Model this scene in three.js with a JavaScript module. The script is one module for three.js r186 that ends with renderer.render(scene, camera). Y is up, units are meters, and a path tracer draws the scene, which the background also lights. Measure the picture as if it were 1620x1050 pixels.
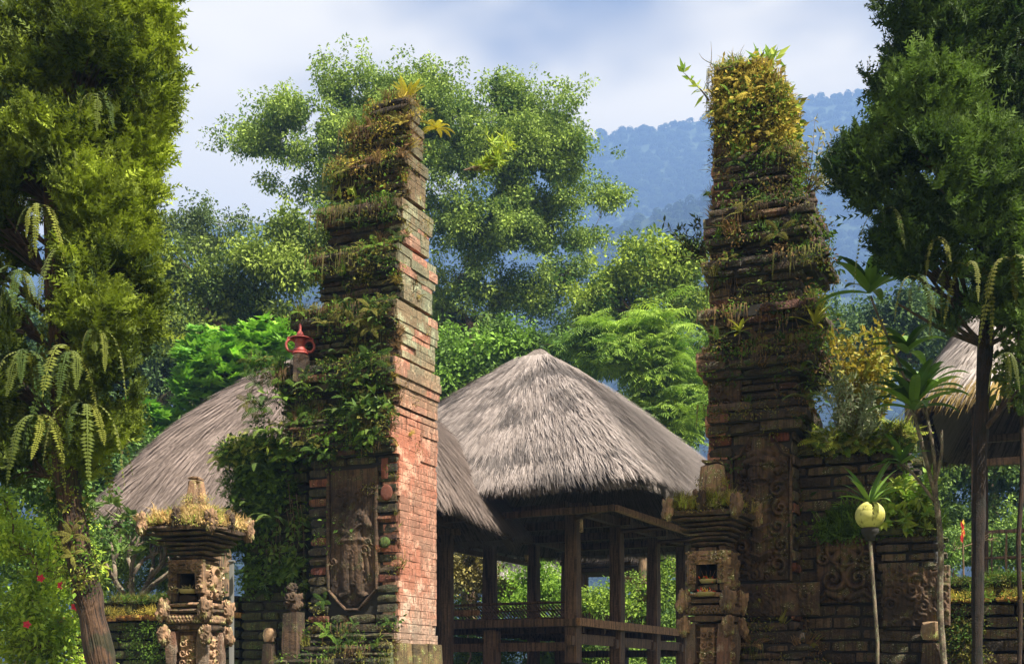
import * as THREE from 'three';
import { mergeGeometries, mergeVertices, toCreasedNormals } from 'three/addons/utils/BufferGeometryUtils.js';

// ---------- camera, sky, sun, exposure ----------
const F = 1950, CX = 810, HY = 1078, EYE = 1.6;          // focal length and principal point in photo pixels, eye height in metres
const scene = new THREE.Scene();
const camera = new THREE.PerspectiveCamera(2 * Math.atan(HY / F) * 180 / Math.PI, 1620 / 2156, 0.2, 12000);
camera.setViewOffset(1620, 2156, 0, 0, 1620, 1050);      // a lens shifted upwards, so that verticals stay upright
camera.position.set(0, EYE, 0);
camera.lookAt(0, EYE, -10);
const SUN_AZ = 48, SUN_EL = 58;                          // azimuth from +z (behind the camera) towards +x
const rad = (d) => d * Math.PI / 180;
const sunDir = new THREE.Vector3(Math.cos(rad(SUN_EL)) * Math.sin(rad(SUN_AZ)), Math.sin(rad(SUN_EL)), Math.cos(rad(SUN_EL)) * Math.cos(rad(SUN_AZ)));
const renderer = new THREE.WebGLRenderer({ antialias: true });
renderer.toneMapping = THREE.LinearToneMapping;
renderer.toneMappingExposure = 3.6;
renderer.shadowMap.enabled = true;
const sun = new THREE.DirectionalLight(new THREE.Color(1, 0.93, 0.80), 5);
sun.position.copy(sunDir).multiplyScalar(80).add(new THREE.Vector3(0, 0, -20));
sun.target.position.set(0, 2, -20);
sun.castShadow = true;
sun.shadow.mapSize.set(4096, 4096);
Object.assign(sun.shadow.camera, { left: -45, right: 45, top: 45, bottom: -45, near: 1, far: 200 });
sun.name = 'sun';
scene.add(sun, sun.target);
scene.fog = new THREE.FogExp2(new THREE.Color(0.28, 0.49, 1.0), 0.0006);

function rng(seed) { let a = seed >>> 0; return () => { a = (a + 0x6d2b79f5) | 0; let t = Math.imul(a ^ (a >>> 15), 1 | a); t = (t + Math.imul(t ^ (t >>> 7), 61 | t)) ^ t; return ((t ^ (t >>> 14)) >>> 0) / 4294967296; }; }
const clamp = (x, a = 0, b = 1) => Math.min(b, Math.max(a, x)), lerp = (a, b, t) => a + (b - a) * t;
const sstep = (a, b, x) => { const t = clamp((x - a) / (b - a)); return t * t * (3 - 2 * t); };
function hash3(x, y, z) { let h = Math.imul(x, 374761393) ^ Math.imul(y, 668265263) ^ Math.imul(z, 1274126177); h = Math.imul(h ^ (h >>> 13), 1274126177); return ((h ^ (h >>> 16)) >>> 0) / 4294967296; }
function n3(x, y, z) {
  const X = Math.floor(x), Y = Math.floor(y), Z = Math.floor(z), s = (t) => t * t * (3 - 2 * t), a = s(x - X), b = s(y - Y), c = s(z - Z);
  const h = (i, j, k) => hash3(X + i, Y + j, Z + k);
  return lerp(lerp(lerp(h(0, 0, 0), h(1, 0, 0), a), lerp(h(0, 1, 0), h(1, 1, 0), a), b), lerp(lerp(h(0, 0, 1), h(1, 0, 1), a), lerp(h(0, 1, 1), h(1, 1, 1), a), b), c);
}
function fbm3(x, y, z, o = 4) { let s = 0, a = 0.5, t = 0; for (let i = 0; i < o; i++) { s += a * n3(x, y, z); t += a; a *= 0.5; x = x * 2.03 + 17.1; y = y * 2.03 + 5.3; z = z * 2.03 + 9.7; } return s / t; }

{ // the sky: blue air, drifting white cloud banks all round, one of them low on the left
  const W = 2048, H = 1024, data = new Float32Array(W * H * 4), r = rng(77), banks = [];
  for (let i = 0; i < 30; i++) banks.push([r() * 360 - 180, 6 + r() * 40, 12 + r() * 16, 5 + r() * 6, 0.3 + r() * 0.35]);
  banks.push([-17, 20, 9, 9, 0.95], [-6, 25, 5, 2.0, 0.35], [7, 24.5, 6, 2.2, 0.3], [8, 21, 5, 3.0, 0.25], [22, 24, 9, 5, 0.0], [0, 29.5, 9, 2.4, -0.3]);
  for (let row = 0; row < H; row++) {
    const up = ((row + 0.5) / H - 0.5) * Math.PI, el = up * 180 / Math.PI, y = Math.sin(up);
    for (let col = 0; col < W; col++) {
      const round = ((col + 0.5) / W - 0.5) * 2 * Math.PI, x = Math.cos(round) * Math.cos(up), z = Math.sin(round) * Math.cos(up), i = (row * W + col) * 4;
      if (y < -0.02) { data[i] = 0.05; data[i + 1] = 0.06; data[i + 2] = 0.04; data[i + 3] = 1; continue; }
      const az = Math.atan2(x, -z) * 180 / Math.PI;                          // 0 straight ahead, + to the right
      const f = fbm3(x * 5 + 3, y * 11, z * 5 + 8, 5), g = fbm3(x * 13 + 31, y * 26, z * 13 + 4, 4);
      let bank = 0;
      for (const [ba, be, sa, se, w] of banks) { let da = Math.abs(az - ba); if (da > 180) da = 360 - da; if (da < 3 * sa) bank += w * Math.exp(-(((da / sa) ** 2) + (((el - be) / se) ** 2))); }
      const d = f * 0.8 + g * 0.3 - 0.60 + bank * 0.75, cover = sstep(-0.08, 0.46, d);
      const grey = sstep(0.42, 0.62, fbm3(x * 4 + 60, y * 12 + 7, z * 4, 4)) * 0.5;
      const t = Math.pow(clamp(y), 0.55), base = [lerp(0.13, 0.035, t), lerp(0.115, 0.04, t), lerp(0.10, 0.07, t)];
      const cl = [lerp(0.70, 0.24, grey), lerp(0.585, 0.20, grey), lerp(0.38, 0.15, grey)];
      for (let c = 0; c < 3; c++) data[i + c] = lerp(base[c], cl[c], cover);
      data[i + 3] = 1;
    }
  }
  const sky = new THREE.DataTexture(data, W, H, THREE.RGBAFormat, THREE.FloatType);
  sky.mapping = THREE.EquirectangularReflectionMapping; sky.magFilter = THREE.LinearFilter; sky.needsUpdate = true;
  scene.background = sky; scene.environment = sky;
}

// ---------- names, tags, places ----------
const used = new Map();
function numbered(name) { const n = used.get(name) ?? 0; used.set(name, n + 1); return n ? name + '_' + String(n).padStart(3, '0') : name; }
const v3 = (x, y, z) => new THREE.Vector3(x, y, z);
const at = (px, py, d) => v3((px - CX) / F * d, EYE + (HY - py) / F * d, -d);     // the point seen at a photo pixel, d metres into the scene
const shadowed = (m) => { m.castShadow = m.receiveShadow = true; return m; };
function tag(o, label, category, group, kind) { if (label) o.userData.label = label; if (category) o.userData.category = category; if (group) o.userData.group = group; if (kind) o.userData.kind = kind; return o; }
function thing(name, label, category, p, turn = 0, group) {
  const o = new THREE.Group(); o.name = numbered(name); o.position.copy(p); o.rotation.y = turn; scene.add(o);
  return tag(o, label, category, group);
}
function part(name, geo, m, parent, kind) { const o = shadowed(new THREE.Mesh(geo, m)); o.name = parent === scene ? numbered(name) : name; parent.add(o); if (kind) o.userData.kind = kind; return o; }
const col = (r, g, b) => new THREE.Color().setRGB(r, g, b);

// ---------- geometry ----------
class GB {                                                // collects triangles; flat or smooth normals on build
  constructor() { this.p = []; this.u = []; }
  tri(a, b, c) { this.p.push(...a, ...b, ...c); this.u.push(0, 0, 1, 0, 0.5, 1); }
  quad(a, b, c, d, u0 = 0, v0 = 0, u1 = 1, v1 = 1) { this.p.push(...a, ...b, ...c, ...a, ...c, ...d); this.u.push(u0, v0, u1, v0, u1, v1, u0, v0, u1, v1, u0, v1); }
  build(smooth) {
    let g = new THREE.BufferGeometry();
    g.setAttribute('position', new THREE.BufferAttribute(new Float32Array(this.p), 3));
    g.setAttribute('uv', new THREE.BufferAttribute(new Float32Array(this.u), 2));
    g.computeVertexNormals();
    return smooth ? toCreasedNormals(g, smooth) : g;
  }
}
const A3 = (v) => [v.x, v.y, v.z];
function tintGeo(g, c) { const n = g.attributes.position.count, a = new Float32Array(n * 3); for (let i = 0; i < n; i++) { a[i * 3] = c[0]; a[i * 3 + 1] = c[1]; a[i * 3 + 2] = c[2]; } g.setAttribute('color', new THREE.BufferAttribute(a, 3)); return g; }
function boxUV(g, ou = 0, ov = 0, k = 1) {                // uv in metres from the dominant face direction; g not indexed
  const p = g.attributes.position, uv = new Float32Array(p.count * 2), a = v3(), b = v3(), c = v3();
  for (let i = 0; i < p.count; i += 3) {
    a.fromBufferAttribute(p, i); b.fromBufferAttribute(p, i + 1).sub(a); c.fromBufferAttribute(p, i + 2).sub(a); b.cross(c);
    const nx = Math.abs(b.x), ny = Math.abs(b.y), nz = Math.abs(b.z);
    for (let j = i; j < i + 3; j++) {
      const x = p.getX(j), y = p.getY(j), z = p.getZ(j), [s, t] = nz >= nx && nz >= ny ? [x, y] : nx >= ny ? [z, y] : [x, z];
      uv[j * 2] = s * k + ou; uv[j * 2 + 1] = t * k + ov;
    }
  }
  g.setAttribute('uv', new THREE.BufferAttribute(uv, 2));
  return g;
}
function block(w, h, d, r, o = {}) {                      // a worn stone or brick, centred; rounded and uneven
  const rough = o.rough ?? 0.012, ch = Math.min(o.chamfer ?? 0.016, w / 4, h / 3, d / 3), nx = clamp(Math.round(w / (o.cell ?? 0.16)), 2, 5), ny = 2, nz = o.nz ?? 1;
  let g = new THREE.BoxGeometry(w, h, d, nx, ny, nz);
  g.deleteAttribute('normal'); g.deleteAttribute('uv'); g = mergeVertices(g, 1e-4);
  const p = g.attributes.position, s = r() * 100;
  for (let i = 0; i < p.count; i++) {
    let x = p.getX(i), y = p.getY(i), z = p.getZ(i);
    const ex = Math.abs(x) > w / 2 - 1e-4, ey = Math.abs(y) > h / 2 - 1e-4, ez = Math.abs(z) > d / 2 - 1e-4, k = ex + ey + ez;
    const q = (m) => (n3(x * 7 + s + m * 31, y * 7 + m * 11, z * 7 + s) - 0.5) * 2 * rough;
    const cut = k === 3 ? ch * (0.7 + r() * 1.2) : k === 2 ? ch * (0.3 + r() * 0.9) : 0;
    if (cut) { if (ex) x -= Math.sign(x) * cut * 0.8; if (ey) y -= Math.sign(y) * cut * 0.8; if (ez) z -= Math.sign(z) * cut; }
    p.setXYZ(i, x + q(1), y + q(2) * 0.6, z + q(3) + (k === 1 && ez ? (r() - 0.5) * rough : 0));
  }
  g.computeVertexNormals();
  g = toCreasedNormals(g, 0.75);
  return boxUV(g, r() * 3, r() * 3);
}
function plainBox(w, h, d, r = Math.random, c = 0.008) { return block(w, h, d, r, { rough: 0.002, chamfer: c, cell: 10 }); }
function tubeGeo(pts, rads, sides = 6, vs = 1, cap = true) { // tapered tube through points; uv.y in metres
  const n = pts.length, P = [], U = [], I = [], t = v3(), nrm = v3(0.31, 0.17, 0.93), bi = v3();
  let len = 0; const rep = Math.max(1, Math.round(6.28 * (typeof rads === 'number' ? rads : rads[n >> 1]) / vs));
  for (let i = 0; i < n; i++) {
    t.copy(pts[Math.min(n - 1, i + 1)]).sub(pts[Math.max(0, i - 1)]).normalize();
    nrm.addScaledVector(t, -nrm.dot(t)); if (nrm.lengthSq() < 1e-6) nrm.set(t.y, t.z, t.x).addScaledVector(t, -(t.y * t.x + t.z * t.y + t.x * t.z)); nrm.normalize(); bi.crossVectors(t, nrm);
    if (i) len += pts[i].distanceTo(pts[i - 1]);
    const R = typeof rads === 'number' ? rads : rads[i];
    for (let k = 0; k <= sides; k++) {
      const a = k / sides * Math.PI * 2, c = Math.cos(a) * R, s = Math.sin(a) * R;
      P.push(pts[i].x + nrm.x * c + bi.x * s, pts[i].y + nrm.y * c + bi.y * s, pts[i].z + nrm.z * c + bi.z * s); U.push(k / sides * rep, len / vs);
    }
  }
  for (let i = 0; i < n - 1; i++) for (let k = 0; k < sides; k++) { const a = i * (sides + 1) + k, b = a + sides + 1; I.push(a, a + 1, b, b, a + 1, b + 1); }
  if (cap) for (const e of [0, n - 1]) { const o = P.length / 3; P.push(pts[e].x, pts[e].y, pts[e].z); U.push(0.5, 0); for (let k = 0; k < sides; k++) { const a = e * (sides + 1) + k; e ? I.push(o, a, a + 1) : I.push(o, a + 1, a); } }
  const g = new THREE.BufferGeometry();
  g.setAttribute('position', new THREE.BufferAttribute(new Float32Array(P), 3)); g.setAttribute('uv', new THREE.BufferAttribute(new Float32Array(U), 2)); g.setIndex(I); g.computeVertexNormals();
  return g;
}
function curvePts(ctrl, n) { return new THREE.CatmullRomCurve3(ctrl).getPoints(n); }
function strap(gb, base, dir, up, L, W, bend, segs = 5, twist = 0) {  // a strap leaf: bends towards the ground, folded along its midrib
  const d = dir.clone().normalize(), s = v3().crossVectors(d, up).normalize(), p = base.clone(), rows = [];
  for (let i = 0; i <= segs; i++) {
    const t = i / segs, w = W * (t < 0.12 ? 0.35 + t * 3 : Math.pow(Math.sin(Math.PI * (0.18 + 0.82 * t)), 0.7)) * (i === segs ? 0.02 : 1), n = v3().crossVectors(s, d).normalize();
    rows.push([p.clone().addScaledVector(s, -w / 2).addScaledVector(n, w * 0.16), p.clone(), p.clone().addScaledVector(s, w / 2).addScaledVector(n, w * 0.16)].map(A3));
    p.addScaledVector(d, L / segs); d.y -= bend / segs * (0.4 + t * 1.4); d.normalize(); if (twist) s.applyAxisAngle(d, twist / segs); s.addScaledVector(d, -s.dot(d)).normalize();
  }
  for (let i = 0; i < segs; i++) for (const k of [0, 1]) gb.quad(rows[i][k], rows[i][k + 1], rows[i + 1][k + 1], rows[i + 1][k], k / 2, i / segs, (k + 1) / 2, (i + 1) / segs);
}
function leafAt(gb, p, dir, nrm, L, W) {                  // an ovate leaf of four faces, folded and slightly cupped
  const s = v3().crossVectors(dir, nrm).normalize(), n = v3().crossVectors(s, dir).normalize(), q = (a, b, c) => A3(p.clone().addScaledVector(dir, a * L).addScaledVector(s, b * W).addScaledVector(n, c * W));
  const b = q(0, 0, 0), m = q(0.5, 0, -0.12), t = q(1, 0, -0.25), l = q(0.42, -0.5, 0.06), r = q(0.42, 0.5, 0.06);
  gb.tri(b, r, m); gb.tri(m, r, t); gb.tri(b, m, l); gb.tri(l, m, t);
}
function frondGeo(L, pairs, pin, droop, r, up0 = 0.7, hang = false) {   // a fern frond growing from the origin towards +z, arching down
  const gb = new GB(), d = v3(0, up0, 1).normalize(), s = v3(1, 0, 0), p = v3(0, 0, 0), st = L / pairs;
  for (let i = 0; i < pairs; i++) {
    const t = i / pairs, len = pin * Math.pow(Math.sin(Math.PI * (0.1 + 0.88 * t)), 0.8) * (hang ? (r() < 0.07 ? 0.2 : 0.6 + r() * 0.55) : 0.85 + r() * 0.3), n = v3().crossVectors(d, s).normalize();
    const q = p.clone().addScaledVector(d, st), w = 0.006 * L * (1 - t) + 0.0015;
    gb.quad(A3(p.clone().addScaledVector(s, -w)), A3(p.clone().addScaledVector(s, w)), A3(q.clone().addScaledVector(s, w)), A3(q.clone().addScaledVector(s, -w)));
    for (const k of [-1, 1]) {
      const e = p.clone().addScaledVector(s, k * len).addScaledVector(d, len * 0.22).addScaledVector(n, -len * (0.12 + r() * 0.2)), m = p.clone().lerp(e, 0.45);
      gb.tri(A3(p), A3(m.clone().addScaledVector(d, -st * 0.42)), A3(m.clone().addScaledVector(d, st * 0.42))); gb.tri(A3(m.clone().addScaledVector(d, st * 0.42)), A3(m.clone().addScaledVector(d, -st * 0.42)), A3(e));
    }
    p.copy(q); d.y -= droop / pairs * (hang ? 3.2 * (1 - t) * (1 - t) + 0.4 : 0.5 + t); if (hang) { d.z *= 1 - 1.2 / pairs; d.x += (r() - 0.5) * 0.1; } d.normalize();
  }
  return gb.build();
}
const dirRand = (r, yb = 0) => { const v = v3(r() * 2 - 1, r() * 2 - 1, r() * 2 - 1); while (v.lengthSq() > 1 || v.lengthSq() < 0.01) v.set(r() * 2 - 1, r() * 2 - 1, r() * 2 - 1); v.normalize(); v.y += yb; return v.normalize(); };

const M4 = new THREE.Matrix4(), Q4 = new THREE.Quaternion(), S3 = v3(), E3 = new THREE.Euler();
// one InstancedMesh of growth or thatch: items are {p, q, s, c}
function scatter(name, geo, m, items, parent, kind = 'stuff') {
  const im = shadowed(new THREE.InstancedMesh(geo, m, items.length));
  items.forEach((it, i) => { const s = it.s; M4.compose(it.p, it.q, typeof s === 'number' ? S3.set(s, s, s) : s); im.setMatrixAt(i, M4); im.setColorAt(i, it.c); });
  im.name = parent === scene ? numbered(name) : name; parent.add(im); im.userData.kind = kind;
  return im;
}
const quatYaw = (r, tilt = 0.3) => new THREE.Quaternion().setFromEuler(E3.set((r() - 0.5) * 2 * tilt, r() * 6.283, (r() - 0.5) * 2 * tilt, 'YXZ'));
const quatTo = (dir, r) => new THREE.Quaternion().setFromUnitVectors(v3(0, 1, 0), dir.clone().normalize()).multiply(new THREE.Quaternion().setFromAxisAngle(v3(0, 1, 0), r() * 6.283));
const mixc = (a, b, t, k = 1) => col(lerp(a[0], b[0], t) * k, lerp(a[1], b[1], t) * k, lerp(a[2], b[2], t) * k);

function carvedLump(w, h, d, seed, n = 9) {               // a knot of carved curls wrapped round a corner
  const g = new THREE.SphereGeometry(1, 52, 40), p = g.attributes.position, r = rng(seed), cs = [];
  for (let i = 0; i < n * 3; i++) { const v = dirRand(r); if (cs.every((c) => c.v.distanceTo(v) > 0.5)) cs.push({ v, s: 0.3 + r() * 0.22, k: r() < 0.5 ? 1 : -1 }); }
  const q = v3(), a = v3(), b = v3();
  for (let i = 0; i < p.count; i++) {
    q.fromBufferAttribute(p, i).normalize(); let e = 0.72 + 0.2 * (fbm3(q.x * 4 + seed, q.y * 4, q.z * 4, 2) - 0.5);
    for (const c of cs) { const dd = q.distanceTo(c.v) / c.s; if (dd < 1) { a.set(c.v.z + 0.3, 0.2, -c.v.x).cross(c.v).normalize(); b.crossVectors(c.v, a); const an = Math.atan2(q.dot(b), q.dot(a)) * c.k; e = Math.max(e, 0.80 + 0.26 * Math.pow(1 - dd * dd, 0.6) * (0.55 + 0.45 * Math.cos(dd * 9 - an))); } }
    const sq = Math.pow(Math.max(Math.abs(q.x), Math.abs(q.y), Math.abs(q.z)), -0.35);
    p.setXYZ(i, q.x * e * sq * w / 2, q.y * e * sq * h / 2, q.z * e * sq * d / 2);
  }
  g.computeVertexNormals(); const uv = g.attributes.uv; for (let i = 0; i < uv.count; i++) uv.setXY(i, uv.getX(i) * w * 3, uv.getY(i) * h * 1.2);
  return g;
}

// ---------- textures ----------
function valTile(N, cx, cy, seed, out, amp) {
  for (let y = 0; y < N; y++) {
    const fy = y / N * cy, Y = Math.floor(fy), b0 = fy - Y, b = b0 * b0 * (3 - 2 * b0), Y1 = (Y + 1) % cy;
    for (let x = 0; x < N; x++) {
      const fx = x / N * cx, X = Math.floor(fx), a0 = fx - X, a = a0 * a0 * (3 - 2 * a0), X1 = (X + 1) % cx;
      const p = hash3(X, Y, seed), q = hash3(X1, Y, seed), s = hash3(X, Y1, seed), t = hash3(X1, Y1, seed);
      out[y * N + x] += amp * (p + (q - p) * a + (s - p) * b + (p - q - s + t) * a * b);
    }
  }
}
function fbmTile(N, cx, cy, oct, seed, gain = 0.55) { const o = new Float32Array(N * N); let a = 1, t = 0; for (let i = 0; i < oct; i++) { valTile(N, Math.min(cx << i, N / 2), Math.min(cy << i, N / 2), seed + i * 131, o, a); t += a; a *= gain; } for (let i = 0; i < o.length; i++) o[i] /= t; return o; }
const enc = (x) => { x = clamp(x); return Math.round(255 * (x <= 0.0031308 ? x * 12.92 : 1.055 * Math.pow(x, 1 / 2.4) - 0.055)); };
function finish(t) { t.wrapS = t.wrapT = THREE.RepeatWrapping; t.magFilter = THREE.LinearFilter; t.minFilter = THREE.LinearMipmapLinearFilter; t.generateMipmaps = true; t.needsUpdate = true; return t; }
function colourTex(N, f) { const d = new Uint8Array(N * N * 4); for (let i = 0; i < N * N; i++) { const c = f(i); d[i * 4] = enc(c[0]); d[i * 4 + 1] = enc(c[1]); d[i * 4 + 2] = enc(c[2]); d[i * 4 + 3] = 255; } const t = new THREE.DataTexture(d, N, N); t.colorSpace = THREE.SRGBColorSpace; return finish(t); }
function bumpTex(N, f) { const d = new Uint8Array(N * N * 4); for (let i = 0; i < N * N; i++) { const c = Math.round(255 * clamp(f(i))); d[i * 4] = d[i * 4 + 1] = d[i * 4 + 2] = c; d[i * 4 + 3] = 255; } return finish(new THREE.DataTexture(d, N, N)); }
const m3 = (a, b, t) => [lerp(a[0], b[0], t), lerp(a[1], b[1], t), lerp(a[2], b[2], t)];

const MAT = {};
{
  const N = 1024, big = fbmTile(N, 3, 3, 7, 11), mid = fbmTile(N, 9, 9, 6, 23), fine = fbmTile(N, 50, 50, 4, 37, 0.7), str = fbmTile(N, 60, 3, 5, 53), speck = fbmTile(N, 120, 120, 2, 71, 0.6);
  const std = (o) => new THREE.MeshStandardMaterial({ roughness: 0.95, ...o });
  // weathered carved stone: dark brown-black with moss and pale lichen
  const stoneMap = colourTex(N, (i) => {
    let c = m3([0.026, 0.017, 0.010], [0.125, 0.082, 0.054], sstep(0.3, 0.72, big[i] * 0.6 + mid[i] * 0.4));
    c = m3(c, [0.05, 0.062, 0.018], sstep(0.52, 0.66, mid[i] * 0.6 + fine[i] * 0.4) * 0.8);
    c = m3(c, [0.02, 0.016, 0.012], sstep(0.5, 0.62, str[i]) * 0.6);
    c = m3(c, [0.40, 0.37, 0.32], sstep(0.70, 0.76, speck[i] * 0.55 + mid[i] * 0.45) * 0.75);
    return c.map((x) => x * 0.8 * (0.6 + 0.8 * fine[i]));
  });
  const stoneBump = bumpTex(N, (i) => mid[i] * 0.5 + fine[i] * 0.35 + speck[i] * 0.25);
  MAT.stone = std({ map: stoneMap, bumpMap: stoneBump, bumpScale: 0.03, vertexColors: true });
  MAT.carved = std({ map: stoneMap, bumpMap: stoneBump, bumpScale: 0.015, color: col(1.15, 1.0, 0.85) });
  MAT.carvedPale = std({ map: stoneMap, bumpMap: stoneBump, bumpScale: 0.012, color: col(3.9, 3.5, 3.1) });
  // old red brick with plaster wash, dark streaks and yellow lichen
  const brickMap = colourTex(N, (i) => {
    let c = m3([0.25, 0.112, 0.068], [0.43, 0.25, 0.172], sstep(0.35, 0.65, big[i]));
    c = m3(c, [0.56, 0.40, 0.29], sstep(0.48, 0.64, mid[i] * 0.7 + big[(i * 7) % (N * N)] * 0.0 + str[i] * 0.3) * 0.7);
    c = m3(c, [0.075, 0.05, 0.032], sstep(0.43, 0.55, str[i] * 0.25 + big[i] * 0.45 + fine[i] * 0.3) * 0.7);
    c = m3(c, [0.05, 0.038, 0.026], sstep(0.66, 0.72, speck[i] * 0.6 + mid[i] * 0.4) * 0.8);
    return c.map((x) => x * (0.75 + 0.5 * fine[i]));
  });
  MAT.brick = std({ map: brickMap, bumpMap: stoneBump, bumpScale: 0.022, vertexColors: true });
  const woodMap = colourTex(N, (i) => { const k = str[i] * 0.7 + fine[i] * 0.3; return m3([0.035, 0.02, 0.012], [0.15, 0.085, 0.05], sstep(0.3, 0.7, k)).map((x) => x * (0.6 + 0.8 * big[i])); });
  const woodBump = bumpTex(N, (i) => str[i]);
  MAT.wood = std({ map: woodMap, bumpMap: woodBump, bumpScale: 0.008, roughness: 0.75 });
  MAT.woodPale = std({ map: woodMap, bumpMap: woodBump, bumpScale: 0.008, roughness: 0.8, color: col(2.6, 2.4, 2.1) });
  const thatchMap = colourTex(N, (i) => { const k = str[i] * 0.75 + fine[i] * 0.35; return m3([0.09, 0.068, 0.055], [0.36, 0.30, 0.265], sstep(0.34, 0.72, k)).map((x) => x * (0.7 + 0.6 * mid[i])); });
  MAT.thatch = std({ map: thatchMap, bumpMap: bumpTex(N, (i) => str[i] * 0.8 + fine[i] * 0.3), bumpScale: 0.05, roughness: 1 });
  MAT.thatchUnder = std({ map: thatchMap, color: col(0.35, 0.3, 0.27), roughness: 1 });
  MAT.straw = std({ roughness: 0.9, color: col(1, 1, 1) });
  const barkMap = colourTex(N, (i) => { const k = str[i] * 0.7 + mid[i] * 0.4; let c = m3([0.03, 0.018, 0.011], [0.20, 0.115, 0.065], sstep(0.36, 0.7, k)); c = m3(c, [0.045, 0.06, 0.015], sstep(0.55, 0.68, big[i]) * 0.7); return m3(c, [0.28, 0.26, 0.2], sstep(0.68, 0.75, speck[i] * 0.5 + mid[i] * 0.5) * 0.6); });
  MAT.bark = std({ map: barkMap, bumpMap: bumpTex(N, (i) => str[i] * 0.8 + mid[i] * 0.2), bumpScale: 0.05 });
  MAT.barkPale = std({ map: stoneMap, bumpMap: stoneBump, bumpScale: 0.01, color: col(3.3, 3.7, 4.0) });
  MAT.globe = new THREE.MeshPhysicalMaterial({ map: colourTex(256, (() => { const a = fbmTile(256, 5, 5, 5, 191), b = fbmTile(256, 30, 8, 3, 197); return (i) => m3(m3([0.55, 0.53, 0.16], [0.34, 0.33, 0.07], sstep(0.4, 0.62, a[i])), [0.10, 0.085, 0.03], sstep(0.56, 0.7, a[i] * 0.4 + b[i] * 0.6) * 0.8); })()), roughness: 0.65, transmission: 0.2, thickness: 0, specularIntensity: 0.4, bumpMap: stoneBump, bumpScale: 0.002, side: THREE.DoubleSide });
  MAT.barkMid = std({ map: barkMap, bumpMap: bumpTex(N, (i) => str[i] * 0.6 + mid[i] * 0.4), bumpScale: 0.04, color: col(0.38, 0.34, 0.3) });
  MAT.barkDark = std({ map: barkMap, bumpMap: stoneBump, bumpScale: 0.03, color: col(0.13, 0.12, 0.11) });
  MAT.barkGrey = std({ map: barkMap, color: col(1.1, 1.2, 1.2) });
  const groundMap = colourTex(N, (i) => m3([0.06, 0.048, 0.03], [0.05, 0.085, 0.022], sstep(0.4, 0.6, big[i] * 0.5 + mid[i] * 0.5)).map((x) => x * (0.5 + fine[i])));
  MAT.ground = std({ map: groundMap, bumpMap: stoneBump, bumpScale: 0.03 });
  MAT.hill = std({ map: colourTex(256, (() => { const a = fbmTile(256, 6, 6, 5, 91), b = fbmTile(256, 40, 40, 2, 97); return (i) => m3([0.018, 0.036, 0.016], [0.045, 0.075, 0.026], sstep(0.35, 0.65, a[i] * 0.6 + b[i] * 0.4)); })()) });
  MAT.rust = std({ map: woodMap, color: col(1.35, 1.15, 0.95), metalness: 0.2, roughness: 0.6 });
  MAT.grey = std({ color: col(0.16, 0.16, 0.15), roughness: 0.6 });
  MAT.dark = std({ color: col(0.02, 0.018, 0.015) });
  MAT.white = std({ map: stoneMap, color: col(8, 7.6, 6.6), roughness: 0.8 });
  MAT.redlac = new THREE.MeshPhysicalMaterial({ color: col(0.27, 0.035, 0.025), roughness: 0.5, clearcoat: 0.3, bumpMap: stoneBump, bumpScale: 0.006 });
  MAT.paintRed = std({ map: brickMap, color: col(0.8, 0.42, 0.38), bumpMap: stoneBump, bumpScale: 0.01 });
  MAT.paintGreen = std({ map: stoneMap, color: col(1.0, 2.0, 0.6), bumpMap: stoneBump, bumpScale: 0.01 });
  const leaf = (tr, rough = 0.9, spec = 0.3) => new THREE.MeshPhysicalMaterial({ color: col(1, 1, 1), roughness: rough, transmission: tr, thickness: 0, specularIntensity: spec, side: THREE.DoubleSide });
  MAT.leaf = leaf(0.38, 0.8, 0.3); MAT.leafThin = leaf(0.5); MAT.leafThick = leaf(0.22, 0.6, 0.6); MAT.moss = leaf(0.3, 1, 0.1);
  MAT.dry = std({ color: col(1, 1, 1), roughness: 1, side: THREE.DoubleSide });
}

// ---------- ground and hills ----------
const G0 = 1.65;                                          // level of the temple terrace
const groundY = (x, z) => { const t = sstep(7.5, 11.5, -z), far = sstep(45, 160, -z); return lerp(0, G0, t) + (fbm3(x * 0.35, 0, z * 0.35, 3) - 0.5) * 0.16 * (1 - far) - far * 0.3 - 0.05; };
{
  const xs = [], zs = [];
  for (let i = -60; i <= 60; i++) xs.push(Math.sign(i) * (Math.abs(i) * 0.5 + Math.pow(Math.abs(i) / 60, 4) * 2600));
  for (let i = 0; i <= 130; i++) zs.push(12 - i * 0.45 - Math.pow(Math.max(0, i - 60) / 70, 3) * 2600);
  const P = [], U = [], I = [], nx = xs.length;
  zs.forEach((z) => xs.forEach((x) => { P.push(x, groundY(x, z), z); U.push(x / 2.5, z / 2.5); }));
  for (let j = 0; j < zs.length - 1; j++) for (let i = 0; i < nx - 1; i++) { const a = j * nx + i; I.push(a, a + 1, a + nx, a + 1, a + nx + 1, a + nx); }
  const g = new THREE.BufferGeometry();
  g.setAttribute('position', new THREE.BufferAttribute(new Float32Array(P), 3)); g.setAttribute('uv', new THREE.BufferAttribute(new Float32Array(U), 2)); g.setIndex(I); g.computeVertexNormals();
  part('ground', g, MAT.ground, scene, 'structure');
}
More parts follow.
